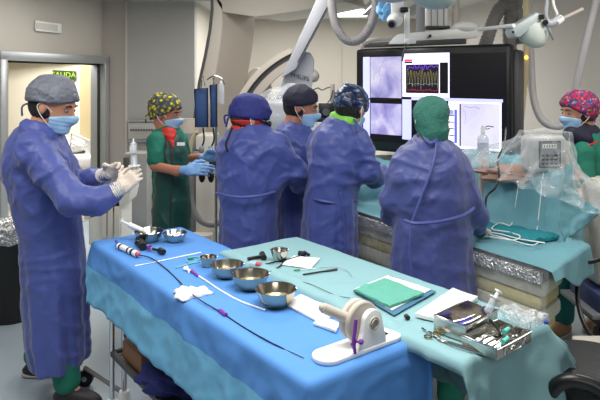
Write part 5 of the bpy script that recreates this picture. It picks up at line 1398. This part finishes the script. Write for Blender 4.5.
k = MB(); k.cyl(Pg(250, 263, .009), Pg(262, 265, .009), 0.009); k.build('barrel', M_glass, gn)
k = MB(); k.cyl(Pg(257, 264, .010), Pg(261, 265, .010), 0.0105); k.build('pink_band', M_pink, gn)
k = MB(); k.tube([Pg(262, 265, .008), Pg(275, 262, .005), Pg(290, 259, .004), Pg(302, 255, .006)], 0.003, 8); k.tube([Pg(270, 272), Pg(280, 266), Pg(286, 258)], 0.003, 8); k.build('cable', M_black, gn)
k = MB(); k.cyl(Pg(299, 253, .008), Pg(305, 254, .008), 0.011); k.cyl(Pg(304, 252, .012), Pg(309, 255, .008), 0.007); k.build('blue_clamp', M_navy, gn)
gp = thing('probe', 'thin dark probe lying on the aqua drape before the white paper sheet', 'probe', Pg(320, 272))
MB().cyl(Pg(303, 274.5), Pg(326, 271), 0.0032).build('shaft', M_black, gp)
MB().cyl(Pg(326, 271), Pg(337, 269.3), 0.0045, 0.0055).build('grip', M_dkgrey, gp)
gt = thing('marker_stick', 'thin pale green stick with a green tip beside the white paper sheet', 'stick', Pg(300, 270))
MB().cyl(Pg(294, 270), Pg(315, 268.4), 0.0018).build('shaft', M_gauze, gt); MB().cyl(Pg(294, 270), Pg(300, 269.6), 0.0035).build('tip', M_grn, gt)
lw_ = thing('guide_wire', 'fine grey wire arcing over the middle of the aqua drape', 'wire', Pg(340, 275))
MB().tube([Pg(290, 280), Pg(310, 284), Pg(335, 295), Pg(350, 298)], 0.0012, 6).build('wire', M_dkgrey, lw_)
lw2 = thing('guide_wire', 'fine grey wire lying along the far edge of the aqua drape', 'wire', Pg(340, 270))
MB().tube([Pg(318, 268), Pg(334, 267), Pg(346, 270), Pg(352, 276)], 0.0010, 6).build('wire', M_grey, lw2)
# blue wrap + paper + green towel
sheet('wrapping_sheet', 'dark edged blue wrapping sheet under the green towel', [(353, 291), (394, 316), (436, 292), (390, 276)], mat('blue_wrap', (70, 120, 150), 0.8), zg, 0.003)
sheet('wrapping_paper', 'white wrapping paper between the green towel and the blue sheet', [(353, 290), (392, 311), (431, 290), (388, 276)], M_paper, zg + 0.0045, 0.003)
sheet('green_towel', 'folded green cloth towel lying on white wrapping paper', [(354, 291), (390, 308.5), (424, 295), (385, 280)], M_towel, zg + 0.009, 0.008, rump=0.006)
sheet('paper_stack', 'stack of white paper napkins behind the open steel tray', [(415, 317), (444, 324), (478, 300), (453, 291)], M_paper, zg + 0.001, 0.016, cat='napkins')
o = MB().cyl(Pg(406, 316, .006), Pg(408, 318, .006), 0.008).build('rubber_stopper', M_black, None); tag(o, 'tiny black rubber stopper left of the white napkin stack', 'stopper')
# trays
def tray(label, cpx, cpy, lx, ly, hh, ang, z, group=None):
    c = T(cpx, cpy, z + hh); c.z = z
    t_ = thing('steel_tray', label, 'tray', c)
    R_ = Matrix.Rotation(ang, 3, 'Z'); b = MB()
    b.box(c + up(0.003), (lx, ly, 0.003), M=R_)
    for sx, sy, wx, wy in ((0, 1, lx, .003), (0, -1, lx, .003), (1, 0, .003, ly), (-1, 0, .003, ly)):
        b.box(c + R_ @ Vector((sx * lx / 2, sy * ly / 2, 0)) + up(hh / 2), (wx, wy, hh), M=R_)
    b.build('tray_body', M_steel, t_)
    b = MB(); cr = [c + R_ @ Vector((sx * lx / 2, sy * ly / 2, 0)) + up(hh) for sx, sy in ((-1, -1), (1, -1), (1, 1), (-1, 1), (-1, -1))]
    b.tube(cr, 0.004, 8, smooth=False); b.build('rim', M_chrome, t_)
    b = MB()
    for sx in (-1, 1):
        p = c + R_ @ Vector((sx * lx * 0.28, -ly / 2 - 0.003, 0)) + up(hh * 0.5); b.box(p, (0.014, 0.004, 0.02), M=R_, bev=0.001)
    b.tube([c + R_ @ Vector((-0.025, -ly / 2 - 0.004, hh * .6)), c + R_ @ Vector((-0.02, -ly / 2 - 0.010, hh * .35)), c + R_ @ Vector((0.02, -ly / 2 - 0.010, hh * .35)), c + R_ @ Vector((0.025, -ly / 2 - 0.004, hh * .6))], 0.002, 6); b.build('latch', M_chrome, t_)
    return t_, c, R_
tr1, tc1, TR1 = tray('deeper open steel tray beside the white napkin stack', 466, 313, 0.185, 0.112, 0.048, math.radians(43), zg)
tr2, tc2, TR2 = tray('shallower steel tray full of instruments at the near right corner', 497, 334, 0.185, 0.112, 0.030, math.radians(40), zg)
# contents of tray 1
o = MB().box(tc1 + TR1 @ Vector((0.01, 0.0, 0)) + up(0.012), (0.075, 0.05, 0.012), M=TR1 @ Matrix.Rotation(.3, 3, 'Z'), bev=0.004).build('blue_pouch', mat('violet_blue_plastic', (90, 84, 190), 0.4), None); tag(o, 'small violet blue packet inside the deeper steel tray', 'packet')
for k in range(3):
    a = TR1 @ Vector((-0.07 + 0.01 * k, -0.03 + 0.028 * k, 0)); b_ = TR1 @ Vector((0.06, -0.035 + 0.02 * k, 0))
    o = MB().tube([tc1 + a + up(0.024), tc1 + (a + b_) / 2 + up(0.020), tc1 + b_ + up(0.024)], 0.0035, 8).build('steel_probe', M_chrome, None); tag(o, 'slender steel probe lying in the deeper tray', 'instrument', 'probes in the deeper tray')
# syringe leaning in tray
s2 = thing('syringe', 'clear syringe with white plunger leaning up out of the steel trays', 'syringe', tc1 + TR1 @ Vector((0.07, -0.04, 0)) + up(0.02))
b0 = W(488, 311, 1.86); a0 = W(499, 291, 1.88); dv = b0 - a0
k = MB(); k.lathe([(0, 0), (0.012, .001), (0.012, 0.05), (0.005, 0.055), (0, 0.055)], a0 + dv * 0.35, dv.normalized(), 20); k.build('barrel', M_glass, s2)
k = MB(); k.cyl(a0, a0 + dv * 0.55, 0.0065); k.cyl(a0, a0 + dv.normalized() * .004, 0.013); k.build('plunger', M_white, s2)
k = MB(); k.lathe([(0.011, 0), (0.018, 0), (0.018, 0.003), (0.011, 0.003)], a0 + dv * 0.35, dv.normalized(), 20); k.build('flange', M_white, s2)
# instruments in tray 2
rr = random.Random(4)
for k in range(9):
    yy_ = -0.046 + 0.0105 * k; x0 = -0.082 + rr.uniform(0, .01); x1 = 0.06 + rr.uniform(-.02, .02)
    a = tc2 + TR2 @ Vector((x0, yy_, 0)) + up(0.010 + .003 * (k % 2)); b_ = tc2 + TR2 @ Vector((x1, yy_ + rr.uniform(-.006, .006), 0)) + up(0.012)
    t_ = thing('surgical_instrument', 'slim steel instrument lying among others in the shallower tray', 'instrument', a, 'instruments in the shallower tray')
    MB().tube([a, a.lerp(b_, .4) + up(.004), b_], lambda t: 0.0042 * (1 - 0.5 * t), 8).build('handle', M_chrome, t_)
    q = MB(); q.lathe([(0.006, 0), (0.0075, 0.0015), (0.006, 0.003)], b_, (TR2 @ Vector((0.2, 0.1, 1))), 14); q.build('ring', M_chrome, t_)
for (lx_, ly_, lab) in ((-0.01, -0.035, 'short aqua plastic plug near the front rim of the shallower tray'), (0.055, 0.0, 'short aqua plastic plug at the right end of the shallower tray')):
    c = tc2 + TR2 @ Vector((lx_, ly_, 0)) + up(0.024)
    o = MB().cyl(c - TR2 @ Vector((0.016, 0, 0)), c + TR2 @ Vector((0.018, 0.005, 0)), 0.008, 0.007).build('plastic_plug', mat('aqua_plastic', (96, 206, 190), 0.4), None); tag(o, lab, 'plug')
o = MB().tube([tc2 + TR2 @ Vector((0.0, -0.01, 0.030)), tc2 + TR2 @ Vector((0.035, 0.02, 0.032)), tc2 + TR2 @ Vector((0.05, 0.055, 0.04))], 0.005, 8).build('black_clamp', M_black, None); tag(o, 'curved black clamp lying over the instruments in the shallower tray', 'clamp')
# scissors and forceps
def ringtube(c, r, nrm, rt=0.0022):
    a, b_, _ = frame_of(nrm); return [c + a * r * math.cos(t) + b_ * r * math.sin(t) for t in [2 * PI * k / 16 for k in range(17)]]
scs = thing('haemostat', 'gold handled steel scissors clamp lying before the deeper tray', 'scissors', Pg(433, 334))
k = MB(); pv = Pg(430, 333, .006)
k.tube([pv, Pg(440, 336.5, .006)], lambda t: 0.003 * (1 - .3 * t), 6); k.tube([pv, Pg(422, 328, .006)], 0.003, 6); k.tube([pv, Pg(441, 339, .006)], 0.0028, 6); k.cyl(pv - up(.003), pv + up(.004), 0.005); k.build('blades', M_chrome, scs)
mg = mat('gold_plated', (186, 160, 92), 0.25, 1.0)
for (x, y) in ((428, 336.5), (437, 333)):
    MB().tube(ringtube(Pg(x, y, .006), 0.0105, (0, 0, 1)), 0.0024, 6, smooth=False).build('finger_ring', mg, scs)
fo = thing('forceps', 'long slim steel forceps at the near edge of the aqua drape', 'forceps', Pg(465, 347))
k = MB(); k.tube([Pg(441, 339.5), Pg(462, 346, .006), Pg(485, 354)], 0.0028, 6); k.tube([Pg(441, 340.5), Pg(462, 348, .006), Pg(485, 354.6)], 0.0028, 6); k.build('arms', M_chrome, fo)
MB().cyl(Pg(438, 339, .004), Pg(446, 341.6, .004), 0.0042).build('joint', M_steel, fo)
# clear plastic bag at the near right corner
pbg = thing('plastic_bag', 'empty crumpled clear plastic pouch with blue cap behind the shallower tray', 'bag', Pg(520, 322))
sheet('film', '', [(497, 314), (528, 331), (549, 322), (512, 311)], M_clear2, zg + 0.012, 0.014, rump=0.022, parent=pbg)
MB().cyl(Pg(544, 322, .02), Pg(547.5, 321.5, .022), 0.008).build('blue_cap', M_bluep, pbg)

# ================================================================== PATIENT TABLE
Q0 = Vector((0.528, 3.52, 0)); dp = (Vector((1.087, 2.64, 0)) - Q0).normalized(); np_ = Vector((-dp.y, dp.x, 0)); ZP = 0.85
if np_.y < 0: np_ = -np_
RP = Matrix((dp, np_, Vector((0, 0, 1)))).transposed()
def PT(s, t, z=0.0): return Q0 + dp * s + np_ * t + up(z)
pt = thing('operating_table', 'padded operating table covered with aqua drapes in front of the monitor', 'table', PT(-0.2, 0.3))
S0, S1 = -1.7, 1.035
def slab(name, t0, t1, e, z0, z1, bev, m):
    pl = [PT(S0, t0, z0), PT(S1 - e, t0, z0), PT(S1 - e - 0.3 * (t1 - t0), t1, z0), PT(S0, t1, z0)]
    MB().prism(pl, (0, 0, z1 - z0), bev=bev).build(name, m, pt)
slab('tabletop', 0.02, 0.52, 0.0, ZP - 0.055, ZP - 0.015, 0.012, M_dkgrey)
slab('upper_pad', 0.03, 0.30, 0.03, 0.70, 0.775, 0.024, M_padl)
slab('middle_pad', 0.04, 0.29, 0.05, 0.635, 0.70, 0.022, M_pad)
slab('lower_pad', 0.03, 0.30, 0.04, 0.555, 0.635, 0.026, M_padl)
slab('base_pad', 0.05, 0.28, 0.07, 0.50, 0.555, 0.018, M_pad)
MB().box(PT(-0.35, 0.30, 0.40), (1.1, 0.40, 0.22), M=RP, bev=0.02).build('under_frame', M_offwhite, pt)
MB().box(PT(-0.55, 0.30, 0.16), (0.5, 0.34, 0.30), M=RP, bev=0.03).build('pedestal', M_offwhite, pt)
MB().box(PT(-0.55, 0.30, 0.03), (1.0, 0.5, 0.05), M=RP, bev=0.02).build('base_plate', M_grey, pt)
rb = MB(); rb.box(PT((S0 + S1) / 2, 0.0, ZP - 0.045), (S1 - S0 - 0.04, 0.024, 0.055), M=RP, bev=0.006, seg=3); rb.build('side_rail', mat('rail_steel', (225, 225, 225), 0.35, 0.9, crumple=(18, 0.6)), pt)
# foil like clear cover hanging on the near side
bm_ = bmesh.new(); ns, nz = 150, 26; rows_ = []
for i in range(ns + 1):
    s = -1.0 + 2.06 * i / ns; row = []
    for j in range(nz + 1):
        zz = ZP + 0.008 - 0.40 * (j / nz) * (1 + 0.08 * noise.noise(Vector((s * 4, 0, 3))))
        off = -0.012 - 0.03 * (j / nz) - 0.022 * (noise.noise(Vector((s * 9, zz * 5, 0))) + 0.6 * abs(noise.noise(Vector((s * 22, zz * 14, 5)))))
        row.append(bm_.verts.new(PT(s, off, zz)))
    rows_.append(row)
for i in range(ns):
    for j in range(nz): bm_.faces.new((rows_[i][j], rows_[i + 1][j], rows_[i + 1][j + 1], rows_[i][j + 1]))
o = MB().bm(bm_).build('plastic_cover', M_clear, None, angle=None); tag(o, 'crinkled clear plastic sheet hanging over the near side of the operating table', 'plastic sheet')
# table side drape of aqua along the top and over the near end
def sm(a, b, x): x = min(1, max(0, (x - a) / (b - a))); return x * x * (3 - 2 * x)
def mound(s, t):
    w_ = sm(-0.22, 0.12, s) * (1 - sm(0.86, 1.0, s))
    h1 = 0.36 * w_ + 0.20 * (1 - sm(-0.3, 0.2, s))
    foot = 0.13 + 0.33 * sm(-0.6, 0.0, s)
    prof_ = sm(foot - 0.02, foot + 0.10, t) * (1 - 0.6 * sm(0.68, 0.88, t))
    bumps = 0.02 * noise.noise(Vector((s * 3, t * 4, 1))) + 0.018 * (1 - abs(noise.noise(Vector((s * 7, t * 6, 4))) * 2))
    return (h1 + bumps * (0.3 + w_)) * prof_
bm_ = bmesh.new(); rows_ = []; ns, nt = 190, 64
for i in range(ns + 1):
    s = -1.6 + 2.655 * i / ns; row = []
    for j in range(nt + 1):
        t = 0.86 * j / nt * (1 - 0.36 * sm(0.90, 1.04, s))
        z = ZP + 0.004 + mound(s, t)
        e = max(0, s - 1.03)
        fold = 0.012 * noise.noise(Vector((s * 11, t * 5, 7))) * sm(0.33, 0.5, t)
        z -= 0.004 * sm(1.03, 1.055, s)
        p = PT(s - 0.3 * t * sm(0.4, 1.0, s), t, z + fold); row.append(bm_.verts.new(p))
    # far side hang
    for k in range(1, 10):
        row.append(bm_.verts.new(PT(s - 0.3 * t * sm(0.4, 1.0, s), t + 0.02 * k / 9, (ZP + 0.004 + mound(s, t)) - (0.035 - 0.028 * sm(0.5, 1.0, s)) * k)))
    rows_.append(row)
for i in range(ns):
    for j in range(len(rows_[0]) - 1): bm_.faces.new((rows_[i][j], rows_[i + 1][j], rows_[i + 1][j + 1], rows_[i][j + 1]))
# near end hang
last = rows_[-1]; prev = last
for k in range(1, 17):
    row = []
    for j, v_ in enumerate(last):
        t = min(0.9, 0.86 * j / nt)
        lim = 0.04 + 0.10 * sm(0.1, 0.5, t)
        row.append(bm_.verts.new(v_.co + dp * (0.012 + 0.006 * math.sin(t * 17) * k / 16 + 0.02 * k / 16) + up(-lim * k / 16)))
    for j in range(len(last) - 1): bm_.faces.new((prev[j], row[j], row[j + 1], prev[j + 1]))
    prev = row
bm_.verts.index_update(); Pv = np.array([tuple(v_.co) for v_ in bm_.verts]); cr_ = creases(Pv * np.array((0.8, 0.8, 0.8)), 2.0)
bmesh.ops.recalc_face_normals(bm_, faces=bm_.faces); bm_.normal_update()
for v_, c_ in zip(list(bm_.verts), cr_):
    if v_.co.z > ZP + 0.03: v_.co += v_.normal * (0.016 * c_ if v_.normal.y < 0.2 else -0.0)
o = MB().bm(bm_).build('patient_drape', M_drapep, None, angle=None); tag(o, 'large aqua drape mounded over the patient on the operating table', 'drape')
sol = o.modifiers.new('thickness', 'SOLIDIFY'); sol.thickness = 0.003; sol.offset = -1
# flying drape corner to the right
pa = [W(564, 184, 3.18), W(582, 198, 3.16), W(601, 213, 3.14), (W(588, 223, 3.12)), W(574, 234, 3.10), W(562, 241, 3.08), W(558, 220, 3.10), W(560, 200, 3.14)]
bm_ = bmesh.new(); cen = sum(pa, Vector()) / len(pa); cv_ = bm_.verts.new(cen); pv_ = [bm_.verts.new(p) for p in pa]
for k in range(len(pa)): bm_.faces.new((cv_, pv_[k], pv_[(k + 1) % len(pa)]))
bmesh.ops.subdivide_edges(bm_, edges=list(bm_.edges), cuts=7, use_grid_fill=True)
cr_ = creases(np.array([tuple(v_.co) for v_ in bm_.verts]) * 1.2, 4.0)
for v_, c_ in zip(list(bm_.verts), cr_): v_.co += Vector((0.2, -0.9, 0.2)) * 0.016 * float(c_)
o = MB().bm(bm_).build('drape_corner', M_drapep, None, angle=None); tag(o, 'pointed stiff corner of aqua drape jutting out at the right of the mound', 'drape')
m_ = o.modifiers.new('thickness', 'SOLIDIFY'); m_.thickness = 0.004
# instruments drape on the flat part: teal towels and lines
zt = ZP + 0.012
def Pp(px, py, dz=0.0): return T(px, py, zt + dz)
sheet('teal_towel', 'dark teal cloth strip lying nearest the green-capped surgeon on the patient drape', [(481, 224), (481, 231), (528, 243), (538, 232)], M_teal, zt, 0.012, rump=0.014)
sheet('teal_towel', 'dark teal crumpled cloth towel at the right end of the patient drape', [(512, 234), (528, 245), (565, 238), (548, 229)], M_teal, zt, 0.014, rump=0.018)
for pts, lab in (([(482, 231), (500, 234), (520, 239), (545, 243)], 'thin white catheter lying along the front of the teal towels'), ([(484, 236), (498, 238), (514, 240), (520, 236), (508, 232), (492, 229), (500, 223), (510, 226)], 'looped white catheter lying over the teal towel near the gloved hand'), ([(486, 233), (505, 238), (530, 245), (538, 243)], 'pale thin tube lying between the two teal towels')):
    o = MB().tube([Pp(x, y, .022) for x, y in pts], 0.0032, 6).build('catheter', M_white, None); tag(o, lab, 'catheter')
# crumpled clear cover over the control panel
cov = thing('plastic_cover', 'large crumpled clear plastic drape falling over the control box and the mound', 'plastic sheet', W(545, 200, 3.1))
bm_ = bmesh.new(); rows_ = []
topc = W(543, 131.5, 3.30)
ring_t = [(-0.13, 0.0), (-0.12, -0.08), (0.0, -0.10), (0.12, -0.08), (0.14, 0.0), (0.08, 0.10), (-0.08, 0.10)]
low = [W(455, 150, 3.85), W(486, 172, 3.22), W(520, 186, 3.08), W(560, 200, 3.02), W(602, 214, 3.15), W(612, 190, 3.5), W(560, 170, 3.7)]
n7 = 7; K = 12; Jn = 20
def ringpt(R_, f): # closed catmull interpolation
    i = int(f) % n7; t = f - int(f); g = lambda k: R_[k % n7]
    a, b_, c, d_ = g(i - 1), g(i), g(i + 1), g(i + 2)
    return 0.5 * ((2 * b_) + (c - a) * t + (2 * a - 5 * b_ + 4 * c - d_) * t * t + (3 * b_ - a - 3 * c + d_) * t ** 3)
TR = [topc + Vector((x, y, 0)) for x, y in ring_t]
N1 = 126
for j in range(Jn + 1):
    v = j / Jn; row = []
    for i in range(N1):
        f = i / N1 * n7
        p = ringpt(TR, f).lerp(ringpt(low, f), v ** 1.35) ; 
        zt_ = topc.z + (ringpt(low, f).z - topc.z) * (1 - (1 - v) ** 1.3)
        q = Vector((p.x, p.y, zt_))
        rad = Vector((q.x - topc.x, q.y - topc.y, 0)); rad = rad.normalized() if rad.length > 0 else rad
        q += rad * (0.045 * v * math.sin(i * 2 * PI / N1 * 11 + 2 * noise.noise(Vector((i * .1, v * 2, 0)))) + 0.03 * noise.noise(Vector((q.x * 14, q.z * 14, q.y * 14))))
        row.append(bm_.verts.new(q))
    rows_.append(row)
for j in range(Jn):
    for i in range(N1): bm_.faces.new((rows_[j][i], rows_[j][(i + 1) % N1], rows_[j + 1][(i + 1) % N1], rows_[j + 1][i]))
cv = bm_.verts.new(topc + up(0.02))
for i in range(N1): bm_.faces.new((rows_[0][i], rows_[0][(i + 1) % N1], cv))
MB().bm(bm_).build('film', M_clear, cov, angle=None)
# control box
bxx = thing('control_box', 'white control box with grey lit display under clear plastic on the patient drape', 'control panel', W(541, 170, 3.3))
cx = W(543, 153, 3.3); Rb = Matrix.Rotation(0.12, 3, 'Z')
MB().box(cx, (0.22, 0.12, 0.20), M=Rb, bev=0.03, seg=4).build('housing', mat('pale_grey_housing', (190, 192, 192), 0.4), bxx)
fz = Rb @ Vector((0, -0.061, 0)); 
MB().box(cx + fz + Rb @ Vector((0.005, 0, 0.0)), (0.125, 0.006, 0.145), M=Rb, bev=0.002).build('display_frame', M_dkgrey, bxx)
sn = MB().box(cx + fz + Rb @ Vector((0.005, -0.004, 0.0)), (0.110, 0.003, 0.130), M=Rb).build('display', mat('grey_display', (112, 116, 124), 0.3, emit=0.25), bxx)
k = MB(); k.box(cx + fz + Rb @ Vector((-0.0, -0.0065, 0.045)), (0.080, 0.002, 0.022), M=Rb); k.build('readout', mat('readout_pale', (190, 192, 180), 0.4, emit=0.4), sn)
k = MB()
for r_ in range(3):
    for c_ in range(4): k.box(cx + fz + Rb @ Vector((-0.036 + 0.024 * c_, -0.0065, -0.005 - 0.022 * r_)), (0.017, 0.002, 0.010), M=Rb)
k.build('key_field', M_black, sn)
k = MB()
for c_ in range(5): k.box(cx + fz + Rb @ Vector((-0.030 + 0.015 * c_, -0.008, 0.045)), (0.006, 0.001, 0.012), M=Rb)
k.build('digits', M_dkgrey, sn)
MB().cyl(cx + up(-0.10), PT(0.6, 0.62, ZP), 0.02).build('support_arm', M_grey, bxx)
# brown / skin toned bundle beneath the film
o = crumpled_bag('tube_bundle', W(528, 174, 3.42), (0.26, 0.10, 0.05), mat('tan_foam', (176, 140, 124), 0.8, bump=(15, .5)), None, 4, 0.2); tag(o, 'tan padding roll lying under the clear plastic below the control box', 'padding')
# saline bottle and cap
sb = thing('saline_bottle', 'clear plastic bottle with white cap standing in front of the lit screen', 'bottle', W(483, 158, 3.55))
c = W(483, 158.5, 3.55)
MB().lathe([(0, 0), (0.030, 0.001), (0.032, 0.006), (0.032, 0.115), (0.026, 0.132), (0.012, 0.14), (0.012, 0.155), (0, 0.155)], c, seg=28).build('bottle_body', mat('bottle_plastic', (205, 214, 225), 0.1, clear=0.4), sb)
MB().cyl(c + up(0.155), c + up(0.185), 0.014, seg=20).build('cap', M_white, sb)
k = MB(); k.lathe([(0.0325, 0.04), (0.0328, 0.04), (0.0328, 0.09), (0.0325, 0.09)], c, seg=28); k.build('label', mat('bottle_label', (176, 184, 205), 0.5), sb)
MB().box(c + Vector((0.01, 0.02, -0.18)), (0.05, 0.05, 0.34), bev=0.004).build('bottle_holder', M_greige, sb)
# black cable over the mound
o = MB().tube([W(506, 128, 3.5), W(504, 145, 3.4), W(498, 160, 3.26), W(499, 176, 3.20), W(495, 188, 3.16), W(487, 196, 3.14), W(485, 210, 3.12)], 0.006, 8, 10).build('black_cable', M_black, None); tag(o, 'black cable running down over the aqua mound beside the surgeon in green cap', 'cable')
o = MB().tube([PT(0.50, t, ZP + 0.012 + mound(0.50, t)) for t in (0.66, 0.58, 0.54, 0.50, 0.46, 0.40)], 0.003, 6, 10).build('clear_tube', M_white, None)
tag(o, 'thin pale tube hanging down the left part of the mound', 'tube')
o = MB().tube([PT(0.74 - 0.3 * t * sm(0.4, 1.0, 0.74), t, ZP + 0.012 + mound(0.74, t)) for t in (0.64, 0.57, 0.53, 0.49, 0.45, 0.36)], 0.0032, 6, 10).build('clear_tube', M_white, None)
tag(o, 'thin pale tube hanging down the right part of the mound', 'tube')

# ================================================================== LOWER RIGHT
pd = thing('equipment_pedestal', 'pale beige equipment pedestal standing at the right picture edge', 'equipment', (W(597, 100, 3.7).x, 3.7, 0))
xx = W(600, 100, 3.7).x
MB().box((xx + 0.02, 3.62, 0.78), (0.30, 0.3, 0.62), bev=0.06, seg=4).build('housing', M_offwhite, pd)
MB().box((xx + 0.02, 3.6, 0.40), (0.34, 0.38, 0.12), bev=0.02).build('lower_body', mat('blue_grey_cart', (60, 74, 120), 0.5), pd)
MB().box((xx, 3.6, 0.34), (0.40, 0.42, 0.03), bev=0.008).build('deck', M_grey, pd)
tk = thing('base_trolley', 'low dark castored trolley base under the pale pedestal at right', 'trolley', (W(592, 100, 3.35).x, 3.35, 0))
MB().box((W(597, 100, 3.9).x + 0.05, 3.55, 0.24), (0.42, 0.55, 0.05), bev=0.012).build('deck', mat('navy_deck', (50, 58, 90), 0.5), tk)
for (x, y) in ((W(581, 100, 3.62).x, 3.38), (W(597, 100, 3.4).x, 3.32), (W(592, 100, 3.9).x, 3.8)):
    cs_ = MB().cyl((x, y, 0.12), (x, y, 0.22), 0.018).build('castor_fork', M_redp, tk)
    k = MB(); k.cyl((x - 0.015, y, 0.06), (x + 0.015, y, 0.06), 0.058, seg=24); k.build('castor_wheel', M_black, cs_)
bc_ = thing('floor_cable', 'black cable hanging from the patient drape end to the floor at right', 'cable', W(590, 340, 2.6))
MB().tube([W(577, 262, 2.98), W(578, 276, 2.95), W(577, 292, 2.9), W(579, 308, 2.8), W(585, 326, 2.7), W(594, 340, 2.6), W(606, 352, 2.5)], 0.011, 10, 10).build('cable', M_black, bc_)
MB().tube([W(570, 268, 3.0), W(575, 262, 3.0), W(590, 262, 3.0), W(604, 258, 3.0)], 0.012, 8).build('joint_tube', M_black, bc_)
st = thing('stool', 'black upholstered stool seat with a curved black arm at the near right corner', 'stool', W(585, 400, 1.9))
sc0 = W(594, 388, 2.0)
MB().lathe([(0, 0.0), (0.15, 0.0), (0.185, 0.02), (0.19, 0.05), (0.175, 0.085), (0.12, 0.095), (0, 0.095)], Vector((sc0.x, sc0.y, sc0.z)), seg=44).build('seat', mat('black_leather', (16, 16, 18), 0.5, bump=(90, .2)), st)
MB().cyl((sc0.x, sc0.y, 0.07), (sc0.x, sc0.y, sc0.z), 0.025).build('column', M_chrome, st)
for k in range(5):
    t = 2 * PI * k / 5 + .3; l_ = MB().tube([(sc0.x, sc0.y, 0.10), (sc0.x + .24 * math.cos(t), sc0.y + .24 * math.sin(t), 0.085)], 0.018, 8).build('leg', M_black, st)
    k2 = MB(); k2.cyl((sc0.x + .24 * math.cos(t) - .012, sc0.y + .24 * math.sin(t), 0.035), (sc0.x + .24 * math.cos(t) + .012, sc0.y + .24 * math.sin(t), 0.035), 0.033); k2.build('castor', M_black, l_)
MB().tube([W(548, 399, 1.9), W(556, 386, 1.86), W(570, 380, 1.84), W(590, 384, 1.82), W(604, 392, 1.8)], 0.022, 12).build('arm', M_black, st)
fp = thing('foot_pedal', 'beige foot pedal box standing behind the black stool', 'pedal', W(592, 352, 2.3))
pc = W(594, 345, 2.42)
MB().box(pc, (0.13, 0.12, 0.03), bev=0.01, seg=3).build('pedal_top', M_beige, fp)
MB().box(pc - up(0.03), (0.14, 0.14, 0.03), bev=0.008).build('pedal_base', M_black, fp)
MB().cyl(pc - up(0.04), (pc.x, pc.y, 0.02), 0.02).build('post', M_black, fp)
MB().cyl((pc.x, pc.y, 0.0), (pc.x, pc.y, 0.03), 0.12, 0.10, seg=28).build('foot', M_black, fp)

# ================================================================== LIGHT, WORLD, CAMERA
def area(name, loc, size, power, col=(1, 0.97, 0.93), rot=(0, 0, 0), sy=None, spread=None):
    l = bpy.data.lights.new(name, 'AREA'); l.energy = power; l.color = col; l.shape = 'RECTANGLE'; l.size = size; l.size_y = sy or size
    if spread: l.spread = spread
    o = bpy.data.objects.new(name, l); COL.objects.link(o); o.location = loc; o.rotation_euler = rot; return o
area('ceiling_lamp_front', (0.1, 1.7, 2.58), 1.3, 46, sy=0.9)
area('ceiling_lamp_front_left', (-1.7, 2.2, 2.58), 0.9, 26)
area('fill_light_camera', (0.3, -1.2, 2.58), 1.6, 34)  # unseen light added behind the camera as fill
area('ceiling_lamp_middle', (-0.3, 4.3, 2.58), 1.0, 26, sy=0.8)
area('fill_light_right', (1.8, 3.2, 2.58), 0.8, 24)  # unseen light added to brighten the right side
area('ceiling_lamp_back', (0.2, 7.2, 2.56), 1.6, 90)
area('ceiling_lamp_left_back', (-1.9, 5.3, 2.58), 0.8, 15)
lc_ = Cpt(50, 1.6); area('corridor_lamp', (-3.5, 7.2, 2.5), 1.2, 105, (1, 0.96, 0.90))
wd = bpy.data.worlds.new('World'); SC.world = wd; wd.use_nodes = True
wd.node_tree.nodes['Background'].inputs['Color'].default_value = (0.8, 0.85, 0.9, 1); wd.node_tree.nodes['Background'].inputs['Strength'].default_value = 0.3
cam = bpy.data.cameras.new('camera'); co = bpy.data.objects.new('camera', cam); COL.objects.link(co)
co.location = (0, 0, H); co.rotation_euler = (PI / 2, 0, 0); cam.lens = 36; cam.sensor_width = 36; cam.shift_y = -(200 - HOR) / 600; cam.clip_start = 0.02
SC.camera = co
vs_ = SC.view_settings; vs_.view_transform = 'Standard'; vs_.look = 'None'; vs_.gamma = 1; vs_.use_curve_mapping = False; vs_.exposure = 0.0
SC.cycles.use_denoising = True; SC.cycles.max_bounces = 8; SC.cycles.transparent_max_bounces = 24; SC.cycles.caustics_reflective = False; SC.cycles.caustics_refractive = False
SC.cycles.sample_clamp_indirect = 4
